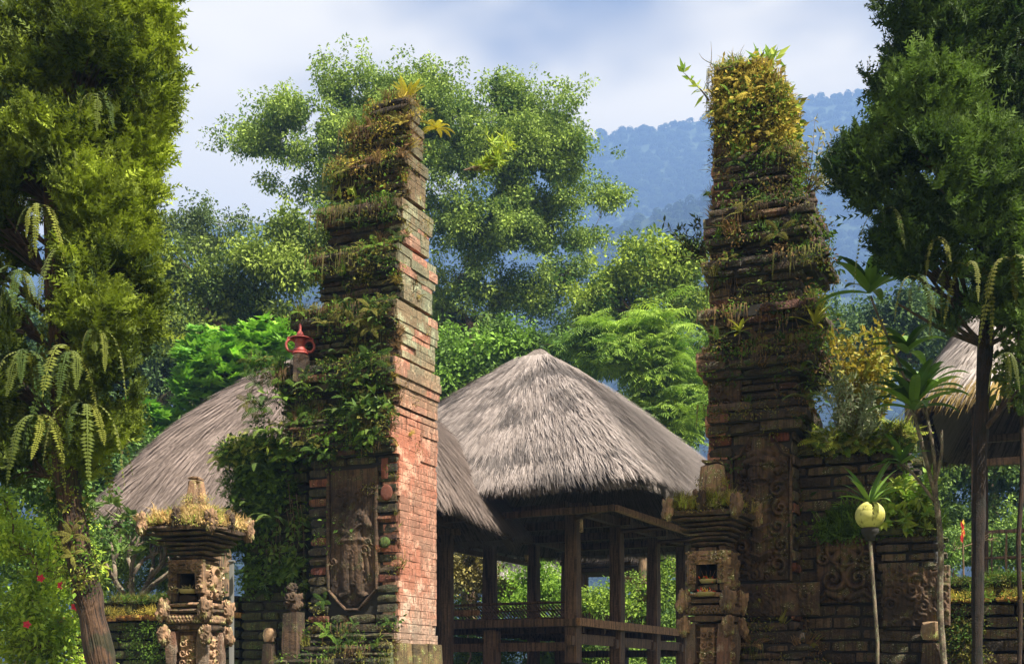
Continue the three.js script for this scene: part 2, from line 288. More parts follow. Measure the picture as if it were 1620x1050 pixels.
function hill(name, d0, d1, prof, rough, seed, res) {     // a wooded slope rising from d0 to its ridge at d1; prof(px) gives the ridge's photo row
  const P = [], U = [], I = [], n = 220, m = res;
  for (let j = 0; j <= m; j++) for (let i = 0; i <= n; i++) {
    const px = -900 + 3400 * i / n, t = j / m, tt = Math.min(t / 0.8, 1), d = lerp(d0, d1, tt) + (t > 0.8 ? (t - 0.8) * 5 * (d1 - d0) * 0.6 : 0), ridge = (HY - prof(px)) / F * d1, x = (px - CX) / F * d;
    const bumps = (fbm3(x / 330 + seed, tt * 3, d / 330, 4) - 0.5) * 150 * Math.sin(Math.PI * Math.min(tt, 0.999)) * 0.8 + (fbm3(x / 16 + seed, 4, d / 16, 3) - 0.5) * rough;
    const y = Math.pow(tt, 1.15) * ridge * (t > 0.8 ? 1 - (t - 0.8) * 2 : 1) + bumps;
    P.push(x, Math.max(y, -2) + EYE - 1, -d); U.push(x / 60, d / 60);
  }
  for (let j = 0; j < m; j++) for (let i = 0; i < n; i++) { const a = j * (n + 1) + i, b = a + n + 1; I.push(a, a + 1, b, a + 1, b + 1, b); }
  const g = new THREE.BufferGeometry();
  g.setAttribute('position', new THREE.BufferAttribute(new Float32Array(P), 3)); g.setAttribute('uv', new THREE.BufferAttribute(new Float32Array(U), 2)); g.setIndex(I); g.computeVertexNormals();
  part(name, g, MAT.hill, scene, 'structure');
  return g;
}
const ridgeFar = (px) => px < 600 ? 372 - (px - 200) * 0.06 : px < 930 ? lerp(348, 222, sstep(600, 930, px)) : px < 1330 ? 222 - (px - 930) * 0.18 + Math.sin(px / 23) * 3 : px < 1700 ? 150 + (px - 1330) * 0.02 : 158 + (px - 1700) * 0.12;
const ridgeNear = (px) => 470 - 150 * Math.exp(-(((px - 1100) / 190) ** 2)) - 60 * Math.exp(-(((px - 400) / 300) ** 2)) + Math.sin(px / 40) * 8;
const farHill = hill('hills', 900, 2100, ridgeFar, 14, 3.1, 70);
const nearHill = hill('hills', 700, 1250, ridgeNear, 8, 8.7, 50);
{ // trees on the hillsides, far too many to count: one mass each
  const gb = new GB(), r = rng(5);
  for (let i = 0; i < 90; i++) { const n = dirRand(r, 0.35), p = n.clone().multiplyScalar(0.75 + r() * 0.35), t = dirRand(r).cross(n).normalize(), b = v3().crossVectors(n, t); const s = 0.2 + r() * 0.16; gb.quad(A3(p.clone().addScaledVector(t, -s)), A3(p.clone().addScaledVector(b, -s * 0.7)), A3(p.clone().addScaledVector(t, s)), A3(p.clone().addScaledVector(b, s * 0.7))); }
  const crown = gb.build(), m = v3();
  for (const [hg, count, size, seed, name] of [[farHill, 42000, 6.5, 41, 'far'], [nearHill, 16000, 5.5, 43, 'near']]) {
    const p = hg.attributes.position, q = rng(seed), items = [];
    for (let i = 0; i < count; i++) { let k; do { k = Math.floor(q() * p.count); m.fromBufferAttribute(p, k); } while (Math.abs(m.x) > -m.z * 0.46); const s = size * (0.55 + q() * 0.8); items.push({ p: v3(m.x + (q() - 0.5) * 14, m.y + s * 0.1, m.z + (q() - 0.5) * 16), q: quatYaw(q, 0.1), s: v3(s, s * (0.8 + q() * 0.5), s), c: mixc([0.018, 0.036, 0.014], [0.05, 0.08, 0.026], q()) }); }
    tag(scatter('forest', crown, MAT.moss, items, scene), name === 'far' ? 'hazy blue forest covering the far mountain slope' : 'pale hazy forest on the lower hill between the two gate halves', 'forest');
  }
}

// ---------- the split gate ----------
const TURN = rad(-24), GC = Math.cos(TURN), GS = -Math.sin(TURN), GD = 15, GX0 = (627 - CX) / F * GD;
// metres along the gate front (from the left half's split edge) of a photo column, on a plane set back by `rec`; and height above the terrace
const gateX = (px, rec = 0) => { const k = (px - CX) / F, x0 = GX0 + GS * rec, d0 = GD + GC * rec; return (k * d0 - x0) / (GC + k * GS); };
const gateY = (py, X, rec = 0) => EYE + (HY - py) / F * (GD + GC * rec - GS * X) - G0;
const gateP = (X, y, z = 0) => v3(GX0 + X * GC - z * GS * 1, G0 + y, -GD + X * GS + z * GC);      // gate frame -> scene (z towards the viewer)
const RGX = gateX(1120);
// courses from the foot up: photo rows (bottom, top), photo column of the far end, how far the front is set back, kind, how far the split edge stands out
const rowsL = [[1090, 1040, 430, -0.3], [1040, 1020, 452, -0.2], [1020, 1000, 468, -0.1], [1000, 985, 482, -0.04], [985, 715, 487, 0, 'body'], [715, 702, 478, -0.04], [702, 690, 468, -0.09], [690, 670, 455, -0.12], [670, 650, 446, -0.12], [650, 640, 452, -0.05],
  [640, 606, 444, 0, '', 0.03], [606, 590, 438, -0.05, '', 0.06], [590, 575, 428, -0.1, '', 0.1], [575, 561, 428, -0.1, '', 0.06], [561, 516, 478, 0.08], [516, 501, 470, 0, '', 0.02], [501, 484, 457, -0.06, '', 0.04], [484, 470, 458, -0.04, '', 0.02], [470, 425, 504, 0.2], [425, 411, 495, 0.1, '', 0.02], [411, 395, 485, 0.04, '', 0.05], [395, 382, 486, 0.05, '', 0.02],
  [382, 341, 516, 0.34], [341, 327, 509, 0.24, '', 0.02], [327, 309, 500, 0.18, '', 0.03], [309, 255, 525, 0.5], [255, 236, 520, 0.42, '', 0.03], [236, 198, 555, 0.62], [198, 185, 552, 0.6, '', 0.02], [185, 152, 586, 0.75]];
const rowsR = [[1090, 1045, 1322, -0.3], [1045, 1020, 1312, -0.2], [1020, 1000, 1302, -0.1], [1000, 985, 1294, -0.04], [985, 690, 1288, 0, 'body'], [690, 672, 1298, -0.04], [672, 655, 1307, -0.09], [655, 640, 1302, -0.05], [640, 603, 1291, 0], [603, 588, 1305, -0.06, '', 0.04], [588, 572, 1318, -0.12, '', 0.08], [572, 557, 1322, -0.12, '', 0.08], [557, 546, 1312, -0.06, '', 0.04],
  [546, 520, 1297, 0.05], [520, 505, 1314, 0, '', 0.04], [505, 489, 1322, -0.05, '', 0.07], [489, 442, 1299, 0.12], [442, 428, 1320, 0.06, '', 0.03], [428, 412, 1332, 0.02, '', 0.06], [412, 390, 1300, 0.2], [390, 375, 1310, 0.1, '', 0.03], [375, 344, 1316, 0.06, '', 0.06], [344, 331, 1302, 0.12], [331, 251, 1284, 0.34], [251, 161, 1266, 0.5], [161, 131, 1246, 0.62], [131, 108, 1226, 0.75]];
const DEPTH = 1.04;
const gateRows = { L: [], R: [] };                        // metres, for what grows on the gate: {y0, y1, w, z0, z1}
function gateHalf(side, rows, label) {
  const r = rng(side === 'L' ? 101 : 202), L = side === 'L', sg = L ? -1 : 1, X0 = L ? 0 : RGX;
  const t = thing('split_gate', label, 'temple gate', gateP(X0, 0, 0), TURN, 'halves of the split temple gate');
  const B = [[], []], bits = { front: [], hidden: [], inner: [] };
  const moss = (y) => L ? [0.75, 1.0, 0.55] : [0.9, 0.9, 0.8];
  rows.forEach(([pb, pt, pe, rec0, kind, ow0 = 0], ri) => {
    const ow = L ? ow0 * 0.55 : ow0;
    const rec = (rec0 > 0 ? rec0 * 0.45 : rec0) - (kind !== 'body' && pb < 720 && pb - pt < 21 ? 0.05 : 0);
    const y0 = gateY(pb, X0, rec), y1 = gateY(pt, X0, rec), w = Math.abs(gateX(L ? pe : pe - 28, rec) - X0), zf = -rec, zb = -DEPTH + rec0 * (rec0 > 0 ? 0.6 : 0.35), H = y1 - y0;
    gateRows[side].push({ y0, y1, w, z0: zb, z1: zf, kind });
    part('core', new THREE.BoxGeometry(w + ow - 0.1, H + 0.002 * (ri % 2), zf - zb - 0.1).translate(sg * ((w - ow) / 2), (y0 + y1) / 2, (zf + zb) / 2), MAT.dark, t);
    const n = Math.max(1, Math.round(H / (kind === 'body' ? 0.125 : 0.095))), ch = H / n;
    for (let c = 0; c < n; c++) {
      const y = y0 + ch * (c + 0.5), out = n === 1 ? 0 : (r() - 0.5) * 0.03, ww = w + out, f = zf + out;
      const tint = () => { const k = 0.65 + r() * 0.7, red = r() < (kind === 'body' ? 0.3 : 0.14) ? 1.5 + (kind === 'body' ? r() * 0.9 : 0) : 1; const mo = moss(y); return [k * red * lerp(1, mo[0], r()), k * lerp(1, mo[1], r()) , k * lerp(1, mo[2], r())]; };  // body stone partly reddish; the stronger red tint also suggests sun dapples
      // front
      for (let x = -ow; x < ww - 0.02;) {
        let bw = Math.min(0.24 + r() * 0.3, ww - x); if (ww - x - bw < 0.12) bw = ww - x;
        const pc = L ? -gateX(556) : gateX(1204) - RGX, ph = L ? 0.34 : 0.31; if (kind === 'body') for (const e of [pc - ph, pc + ph]) if (x < e - 0.01 && x + bw > e - 0.07) bw = e - x;
        const skip = kind === 'body' && Math.abs(x + bw / 2 - pc) < ph && y > gateY(L ? 962 : 925, X0) && y < gateY(L ? 735 : 705, X0);
        const dd = 0.3, gone = !kind && r() < 0.035 && y > 2;
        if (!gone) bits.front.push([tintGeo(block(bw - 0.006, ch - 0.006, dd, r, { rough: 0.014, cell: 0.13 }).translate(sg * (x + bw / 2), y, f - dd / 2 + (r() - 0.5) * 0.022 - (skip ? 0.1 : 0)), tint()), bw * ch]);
        x += bw;
      }
      // outer side and back, out of the photograph's sight
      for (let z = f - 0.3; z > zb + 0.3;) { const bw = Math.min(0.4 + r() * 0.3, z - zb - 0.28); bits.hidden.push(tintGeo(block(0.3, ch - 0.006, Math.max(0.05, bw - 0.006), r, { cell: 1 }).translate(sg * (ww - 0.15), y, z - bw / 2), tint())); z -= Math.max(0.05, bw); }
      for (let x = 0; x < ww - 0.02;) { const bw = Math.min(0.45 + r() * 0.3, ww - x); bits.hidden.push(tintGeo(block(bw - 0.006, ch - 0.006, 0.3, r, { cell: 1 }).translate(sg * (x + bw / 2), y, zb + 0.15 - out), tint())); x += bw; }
    }
    // the cut face towards the gap: courses of red brick
    const nb = Math.max(1, Math.round(H / 0.088)), bh = H / nb;
    for (let c = 0; c < nb; c++) {
      const y = y0 + bh * (c + 0.5), hi = sstep(2.9, 4.3, y), top = sstep(5.2, 6.4, y);
      for (let z = zf - 0.02 - r() * 0.06; z > zb + 0.03;) {
        let bl = Math.min(0.26 + r() * 0.26, z - zb); if (z - zb - bl < 0.12) bl = z - zb;
        const k = 0.88 + r() * 0.24, low = 1 - sstep(0.55, 1.5, y);
        let c3 = m3([1.25 * k, 1.0 * k, 0.95 * k], [0.62 * k, 1.05 * k, 0.9 * k], hi * (r() < 0.16 ? 0.1 : 0.9)); c3 = m3(c3, [0.38, 0.5, 0.35], top * 0.8); c3 = m3(c3, [1.25, 1.7, 1.9], low * (0.45 + r() * 0.2));
        if (y < 0.42) c3 = [0.5, 0.85, 0.55];
        const d = 0.22, worn = r() < 0.09 ? -0.008 - r() * 0.02 : (r() - 0.5) * 0.003;
        bits.inner.push([tintGeo(block(d, bh - 0.001, bl - 0.0012, r, { rough: 0.006, chamfer: 0.0025, nz: 3, cell: 0.3 }).translate(-sg * (worn - d / 2 + 0.012 + ow), y, z - bl / 2), c3), y]);
        z -= bl;
      }
    }
  });
  bits.inner.forEach((b) => { const c = b[0].attributes.color; boxUV(b[0], 0.13, 0.4, 0.62); b[0].setAttribute('color', c); });
  const few = (list, n) => [list.slice(0, n), list.slice(n)];
  const [f1, f2] = few(bits.front.sort((a, b) => b[1] - a[1]), 300), [i1, i2] = L ? few(bits.inner.sort((a, b) => a[1] - b[1]), 300) : [[], bits.inner];
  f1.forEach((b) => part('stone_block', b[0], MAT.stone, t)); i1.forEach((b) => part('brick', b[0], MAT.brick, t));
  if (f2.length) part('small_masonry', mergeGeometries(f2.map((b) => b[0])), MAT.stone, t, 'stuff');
  if (i2.length) part('upper_bricks', mergeGeometries(i2.map((b) => b[0])), MAT.brick, t, 'stuff');
  part('rear_masonry', mergeGeometries(bits.hidden), MAT.stone, t, 'stuff');
  return t;
}
const gateL = gateHalf('L', rowsL, 'left half of the split gate with bright red brick cut face');
const gateR = gateHalf('R', rowsR, 'right half of the split gate topped with golden overgrowth');

// carved reliefs: a grid raised along strokes
function spiral(cx, cy, r0, turns, a0, dir = 1, n = 26) { const o = []; for (let i = 0; i <= n; i++) { const t = i / n, q = r0 * (1 - t * 0.92), a = a0 + dir * t * turns * 6.283; o.push([cx + Math.cos(a) * q, cy + Math.sin(a) * q]); } return o; }
function reliefGeo(w, h, nx, ny, strokes, opt = {}) {
  const Z = new Float32Array((nx + 1) * (ny + 1)), P = [], U = [], I = [], sd = opt.seed ?? 1;
  for (const { pts, r, hgt, r2 } of strokes) {
    for (let s = 0; s < Math.max(1, pts.length - 1); s++) {
      const [ax, ay] = pts[s], [bx, by] = pts[Math.min(s + 1, pts.length - 1)], R = r2 === undefined ? r : lerp(r, r2, s / Math.max(1, pts.length - 1)), L2 = (bx - ax) ** 2 + (by - ay) ** 2 || 1e-9;
      const i0 = Math.max(0, Math.floor((Math.min(ax, bx) - R + w / 2) / w * nx)), i1 = Math.min(nx, Math.ceil((Math.max(ax, bx) + R + w / 2) / w * nx)), j0 = Math.max(0, Math.floor((Math.min(ay, by) - R) / h * ny)), j1 = Math.min(ny, Math.ceil((Math.max(ay, by) + R) / h * ny));
      for (let j = j0; j <= j1; j++) for (let i = i0; i <= i1; i++) {
        const x = i / nx * w - w / 2, y = j / ny * h, t = clamp(((x - ax) * (bx - ax) + (y - ay) * (by - ay)) / L2), d = Math.hypot(x - ax - (bx - ax) * t, y - ay - (by - ay) * t) / R;
        if (d < 1) { const z = hgt * Math.sqrt(1 - d * d), k = j * (nx + 1) + i; if (z > Z[k]) Z[k] = z; }
      }
    }
  }
  const inside = opt.inside ?? (() => true);
  for (let j = 0; j <= ny; j++) for (let i = 0; i <= nx; i++) { const x = i / nx * w - w / 2, y = j / ny * h, e = i === 0 || j === 0 || i === nx || j === ny; P.push(x, y, e ? -0.04 : Z[j * (nx + 1) + i] + (fbm3(x * 22 + sd, y * 22, sd, 3) - 0.5) * 0.014); U.push(x / 1.1 + sd * 0.37, y / 1.1); }
  for (let j = 0; j < ny; j++) for (let i = 0; i < nx; i++) { if (!inside((i + 0.5) / nx * w - w / 2, (j + 0.5) / ny * h)) continue; const a = j * (nx + 1) + i, b = a + nx + 1; I.push(a, a + 1, b, a + 1, b + 1, b); }
  const g = new THREE.BufferGeometry();
  g.setAttribute('position', new THREE.BufferAttribute(new Float32Array(P), 3)); g.setAttribute('uv', new THREE.BufferAttribute(new Float32Array(U), 2)); g.setIndex(I); g.computeVertexNormals();
  return g;
}
const dot = (x, y, r, hgt) => ({ pts: [[x, y]], r, hgt });
const bar = (pts, r, hgt, r2) => ({ pts, r, hgt, r2 });
function scrolls(list, w, h, r, n, size) {                // leafy scrollwork filling a field
  for (let i = 0; i < n; i++) { const x = (r() - 0.5) * w * 0.9, y = r() * h, s = size * (0.6 + r() * 0.7); list.push(bar(spiral(x, y, s, 1.2 + r() * 0.7, r() * 6.28, r() < 0.5 ? 1 : -1), s * 0.24, 0.022 + r() * 0.016, s * 0.12)); for (let k = 0; k < 3; k++) { const a = r() * 6.28; list.push(bar([[x + Math.cos(a) * s, y + Math.sin(a) * s], [x + Math.cos(a) * s * 1.6, y + Math.sin(a) * s * 1.5]], s * 0.25, 0.02, s * 0.05)); } }
}
function frameBars(pts, wd, th, m, parent, name) { for (let i = 0; i < pts.length - 1; i++) { const [ax, ay] = pts[i], [bx, by] = pts[i + 1], L = Math.hypot(bx - ax, by - ay), r = rng(i + 77); part(name, block(L + wd * 0.5, wd, th + i * 0.0007, r, { rough: 0.006, chamfer: 0.012, cell: 0.2 }).rotateZ(Math.atan2(by - ay, bx - ax)).translate((ax + bx) / 2, (ay + by) / 2, 0), m, parent); } }
{ // left half: a standing guardian in a tall niche panel with a pointed foot
  const y0 = gateY(958, 0), y1 = gateY(735, 0), xm = gateX(556), h = y1 - y0, w = 0.66, s = [], r = rng(31), S = h / 1.72;
  const o = new THREE.Group(); o.name = 'relief_panel'; o.position.set(xm, y0, -0.028); gateL.add(o);
  const B = (pts, R, H, R2) => s.push(bar(pts.map(([x, y]) => [x * S, y * S]), R * S, H, R2 === undefined ? undefined : R2 * S)), D = (x, y, R, H) => s.push(dot(x * S, y * S, R * S, H));
  const s0 = s.length; D(0.0, 1.3, 0.075, 0.085); B([[-0.09, 1.36], [0.09, 1.36]], 0.035, 0.07); B([[0, 1.38], [0, 1.56]], 0.08, 0.07, 0.02); D(-0.12, 1.3, 0.03, 0.06); D(0.12, 1.3, 0.03, 0.06); D(-0.028, 1.31, 0.016, 0.1); D(0.028, 1.31, 0.016, 0.1); B([[0, 1.3], [0, 1.27]], 0.014, 0.105); B([[-0.03, 1.245], [0.03, 1.245]], 0.011, 0.095);
  B([[0, 1.18], [0, 0.85]], 0.13, 0.085, 0.1); B([[-0.13, 1.14], [-0.22, 0.98], [-0.08, 0.92]], 0.05, 0.09, 0.036); B([[0.13, 1.14], [0.24, 1.0], [0.12, 1.1]], 0.05, 0.09, 0.035); D(-0.06, 0.93, 0.045, 0.1); D(0.11, 1.13, 0.042, 0.1); B([[0.13, 1.02], [-0.2, 0.8]], 0.022, 0.1);
  B([[-0.13, 0.83], [0.13, 0.83]], 0.035, 0.1); B([[-0.05, 0.8], [-0.1, 0.5], [-0.09, 0.2]], 0.08, 0.085, 0.048); B([[0.05, 0.8], [0.09, 0.5], [0.1, 0.2]], 0.08, 0.085, 0.048); B([[0, 0.8], [0, 0.3]], 0.045, 0.075, 0.02); B([[-0.09, 0.17], [-0.17, 0.14]], 0.04, 0.09); B([[0.1, 0.17], [0.18, 0.14]], 0.04, 0.09); B([[0.17, 0.82], [0.22, 0.4]], 0.03, 0.05, 0.06);
  s.forEach((q) => { q.hgt *= 0.42; }); scrolls(s, w, h, r, 16, 0.06);
  const inside = (x, y) => y > 0.24 * (Math.abs(x) / (w / 2)) - 0.01;
  part('guardian_relief', reliefGeo(w, h, 84, 150, s, { seed: 3, inside }), MAT.carved, o);
  const e = w / 2 + 0.02; frameBars([[-e, h], [-e, 0.22], [-0.1, -0.03], [0.1, -0.03], [e, 0.22], [e, h]], 0.05, 0.075, MAT.carved, o, 'moulding');
  // painted medallions on the pilaster beside it
  const pil = (px, py, geo, m) => { const X = gateX(px), q = part('medallion', geo, m, gateL); q.position.set(X, gateY(py, X), 0.012); return q; };
  const disc = (rx, ry, n = 20) => { const g = new THREE.SphereGeometry(1, n, 10); g.scale(rx, ry, 0.014); return g; };
  pil(612, 779, disc(0.085, 0.098), MAT.paintRed); pil(609, 741, plainBox(0.10, 0.26, 0.018, rng(3)), MAT.paintRed); pil(609, 858, disc(0.08, 0.07, 6), MAT.paintGreen);
}
{ // right half: a crowned mask in an arched panel, scroll carving under it, and a mask over the corner
  const X = gateX(1204) - RGX, y0 = gateY(922, RGX), h = gateY(700, RGX) - y0, w = 0.6, s = [], r = rng(57);
  const o = new THREE.Group(); o.name = 'relief_panel'; o.position.set(X, y0, -0.028); gateR.add(o);
  const cy = h * 0.80; s.push(dot(0, cy - 0.06, 0.15, 0.13), bar([[-0.14, cy + 0.04], [0, cy + 0.09], [0.14, cy + 0.04]], 0.055, 0.13), bar([[-0.1, cy + 0.13], [0, cy + 0.17], [0.1, cy + 0.13]], 0.05, 0.12), bar([[0, cy + 0.1], [0, cy + 0.27]], 0.1, 0.12, 0.02), dot(-0.052, cy - 0.03, 0.034, 0.16), dot(0.052, cy - 0.03, 0.034, 0.16), bar([[0, cy - 0.03], [0, cy - 0.1]], 0.03, 0.17, 0.04), bar([[-0.075, cy - 0.15], [0, cy - 0.135], [0.075, cy - 0.15]], 0.022, 0.15), bar([[-0.09, cy + 0.015], [-0.02, cy + 0.0]], 0.018, 0.16), bar([[0.09, cy + 0.015], [0.02, cy + 0.0]], 0.018, 0.16), dot(-0.18, cy - 0.05, 0.05, 0.08), dot(0.18, cy - 0.05, 0.05, 0.08));
  for (const k of [-1, 1]) for (let i = 0; i < 5; i++) s.push(bar(spiral(k * (0.18 + 0.03 * (i % 2)), cy - 0.25 - i * 0.2, 0.09, 1.4, 1 + i, k), 0.026, 0.06, 0.012));
  s.push(bar([[0, cy - 0.22], [0, 0.3]], 0.1, 0.08, 0.05)); for (let i = 0; i < 6; i++) s.push(bar([[-0.1, 0.3 + i * 0.15], [0, 0.25 + i * 0.15], [0.1, 0.3 + i * 0.15]], 0.025, 0.095));
  scrolls(s, w, h, r, 26, 0.07);
  part('mask_relief', reliefGeo(w, h, 84, 170, s, { seed: 9, inside: (x, y) => y < h - 0.2 * Math.max(0, Math.abs(x) / (w / 2) - 0.35) }), MAT.carved, o);
  const e = w / 2 + 0.02; frameBars([[-e, 0], [-e, h - 0.2], [-e + 0.09, h - 0.17], [-0.12, h + 0.04], [0.12, h + 0.04], [e - 0.09, h - 0.17], [e, h - 0.2], [e, 0]], 0.045, 0.085, MAT.carved, o, 'moulding');
  // leafy carving at the split edge and a field of scrolls under the panel
  const s2 = []; scrolls(s2, 0.34, 0.55, rng(8), 14, 0.075); const c2 = part('corner_carving', reliefGeo(0.36, 0.58, 50, 80, s2, { seed: 5 }), MAT.carved, gateR); c2.position.set(0.19, gateY(680, RGX), 0.02);
  const s3 = []; scrolls(s3, 1.0, 0.34, rng(18), 22, 0.085); const c3 = part('scroll_frieze', reliefGeo(1.08, 0.36, 110, 40, s3, { seed: 6 }), MAT.carved, gateR); c3.position.set(0.66, gateY(978, RGX), 0.02);
}
// carved corner tips at the ends of the ledges
const TIP = carvedLump(0.2, 0.26, 0.2, 77);
for (const [g, rows, X0, list] of [[gateL, rowsL, 0, [[481, 459], [394, 490], [325, 508], [573, 430]]], [gateR, rowsR, RGX, [[346, 1309], [417, 1324], [560, 1316]]]]) for (const [py, pe] of list) {
  const sg = X0 ? 1 : -1, X = gateX(X0 ? pe - 24 : pe) - X0, y = gateY(py, X0), k = part('antefix', TIP, MAT.carved, g);
  k.position.set(X - sg * 0.05, y + 0.03, -0.14); k.rotation.set(0, py, sg * -0.35);
}
// mossy footing stones at the foot of the red face
{ const r = rng(15); for (let i = 0; i < 3; i++) part('footing_stone', tintGeo(block(0.34, 0.5, 0.4, r, { rough: 0.02 }).translate(-0.1, gateY(1050, 0) + 0.02, -0.1 - i * 0.41), [2.6, 2.6, 1.6]), MAT.stone, gateL); }

// ---------- wing walls and garden walls ----------
function wall(label, X1, X2, z, depth, courses, seed, cat = 'wall', group) {   // courses: [y0, y1, outset, tint]
  const r = rng(seed), w = X2 - X1, t = thing('stone_wall', label, cat, gateP(X1, 0, z), TURN, group);
  const front = [], back = [];
  for (const [y0, y1, out, tn] of courses) {
    const n = Math.max(1, Math.round((y1 - y0) / 0.125)), ch = (y1 - y0) / n;
    part('core', new THREE.BoxGeometry(w - 0.06, y1 - y0, depth - 0.1).translate(w / 2, (y0 + y1) / 2, -depth / 2), MAT.dark, t);
    for (let c = 0; c < n; c++) for (let x = -out; x < w + out - 0.02;) {
      let bw = Math.min(0.26 + r() * 0.32, w + out - x); if (w + out - x - bw < 0.12) bw = w + out - x;
      const k = 0.65 + r() * 0.7, tint = (tn ?? [1, 1, 0.9]).map((q) => q * k);
      front.push([tintGeo(block(bw - 0.005, ch - 0.005, 0.28 + out, r, { rough: 0.013, cell: 0.14 }).translate(x + bw / 2, y0 + ch * (c + 0.5), out - (0.28 + out) / 2 + (r() - 0.5) * 0.02), tint), bw * ch]);
      back.push(tintGeo(block(bw - 0.005, ch - 0.005, 0.28, r, { cell: 1 }).translate(x + bw / 2, y0 + ch * (c + 0.5), -depth + 0.14), tint));
      x += bw;
    }
  }
  front.sort((a, b) => b[1] - a[1]);
  front.slice(0, 300).forEach((b) => part('stone_block', b[0], MAT.stone, t));
  if (front.length > 300) part('small_masonry', mergeGeometries(front.slice(300).map((b) => b[0])), MAT.stone, t, 'stuff');
  part('rear_masonry', mergeGeometries(back), MAT.stone, t, 'stuff');
  return t;
}
const yy = (py, px) => gateY(py, gateX(px));
const green = [0.8, 1.15, 0.5], ochre = [4.6, 2.9, 0.85];
const wingL = wall('green overgrown wing wall left of the left gate half', gateX(376, 0.3), gateX(480, 0.3), -0.35, 1.3, [[0, 0.12, 0.06, green], [0.12, yy(760, 430), 0, green], [yy(760, 430), yy(742, 430), 0.03, green], [yy(742, 430), yy(725, 430), 0.07, green], [yy(725, 430), yy(700, 430), 0.09, green]], 61);
const wingR = wall('dark carved wing wall right of the right gate half', gateX(1240, 0.25), gateX(1432, 0.25), -0.28, 1.3, [[0, 0.14, 0.06], [0.14, yy(742, 1360), 0], [yy(742, 1360), yy(726, 1360), 0.03], [yy(726, 1360), yy(710, 1360), 0.06], [yy(710, 1360), yy(692, 1360), 0.1, green]], 62);
const pierR = wall('low stepped pier at the end of the right wing wall', gateX(1392, 0), gateX(1482, 0), 0, 1.0, [[0, 0.12, 0.05], [0.12, yy(905, 1430), 0], [yy(905, 1430), yy(888, 1430), 0.03], [yy(888, 1430), yy(874, 1430), 0.0], [yy(874, 1430), yy(860, 1430), 0.05], [yy(860, 1430), yy(848, 1430), 0.02], [yy(848, 1430), yy(836, 1430), 0.07, green]], 63);
const lowL = wall('low mossy wall with an orange ledge beside the left shrine', gateX(110, 0.5), gateX(372, 0.5), -0.55, 0.5, [[0, yy(980, 215), 0.12, green], [yy(980, 215), yy(968, 215), 0.19, ochre], [yy(968, 215), yy(950, 215), 0, green], [yy(950, 215), yy(942, 215), 0.04, green]], 64);
const lowR = wall('low mossy wall with an orange ledge at the right edge', gateX(1486, 0.3), gateX(1760, 0.3), -0.35, 0.55, [[0, yy(953, 1560), 0.12], [yy(953, 1560), yy(941, 1560), 0.2, ochre], [yy(941, 1560), yy(921, 1560), 0, green], [yy(921, 1560), yy(913, 1560), 0.05, green]], 65);
{ // scroll roundel on the right wing wall
  const s = [], w = 0.62, h = 0.86; s.push(dot(0, h * 0.68, 0.07, 0.09)); for (let i = 0; i < 8; i++) { const a = i * 0.785; s.push(bar([[Math.cos(a) * 0.07, h * 0.68 + Math.sin(a) * 0.07], [Math.cos(a) * 0.16, h * 0.68 + Math.sin(a) * 0.16]], 0.05, 0.075, 0.03)); }
  for (const k of [-1, 1]) { s.push(bar(spiral(k * 0.13, h * 0.3, 0.14, 1.6, 1.2, k), 0.036, 0.075, 0.02), bar(spiral(k * 0.22, h * 0.85, 0.09, 1.4, 4, k), 0.03, 0.065, 0.015), bar(spiral(k * 0.22, h * 0.55, 0.07, 1.3, 2, -k), 0.025, 0.06, 0.012), bar([[k * 0.05, 0.06], [k * 0.2, 0.12], [k * 0.27, 0.05]], 0.04, 0.07, 0.02)); }
  const ring = []; for (let i = 0; i <= 28; i++) ring.push([Math.cos(i / 28 * 6.283) * 0.19, h * 0.68 + Math.sin(i / 28 * 6.283) * 0.19]); s.push(bar(ring, 0.022, 0.07));
  scrolls(s, w, h, rng(91), 8, 0.06);
  const p = part('scroll_roundel', reliefGeo(w, h, 90, 120, s, { seed: 12 }), MAT.carved, wingR); p.position.set(gateX(1338, 0.25) - gateX(1240, 0.25), yy(952, 1338), 0.02);
  const s2 = []; scrolls(s2, 0.62, 0.6, rng(92), 20, 0.08); const q = part('scroll_carving', reliefGeo(0.66, 0.62, 80, 76, s2, { seed: 14 }), MAT.carved, pierR); q.position.set(0.36, yy(992, 1430), 0.02);
}

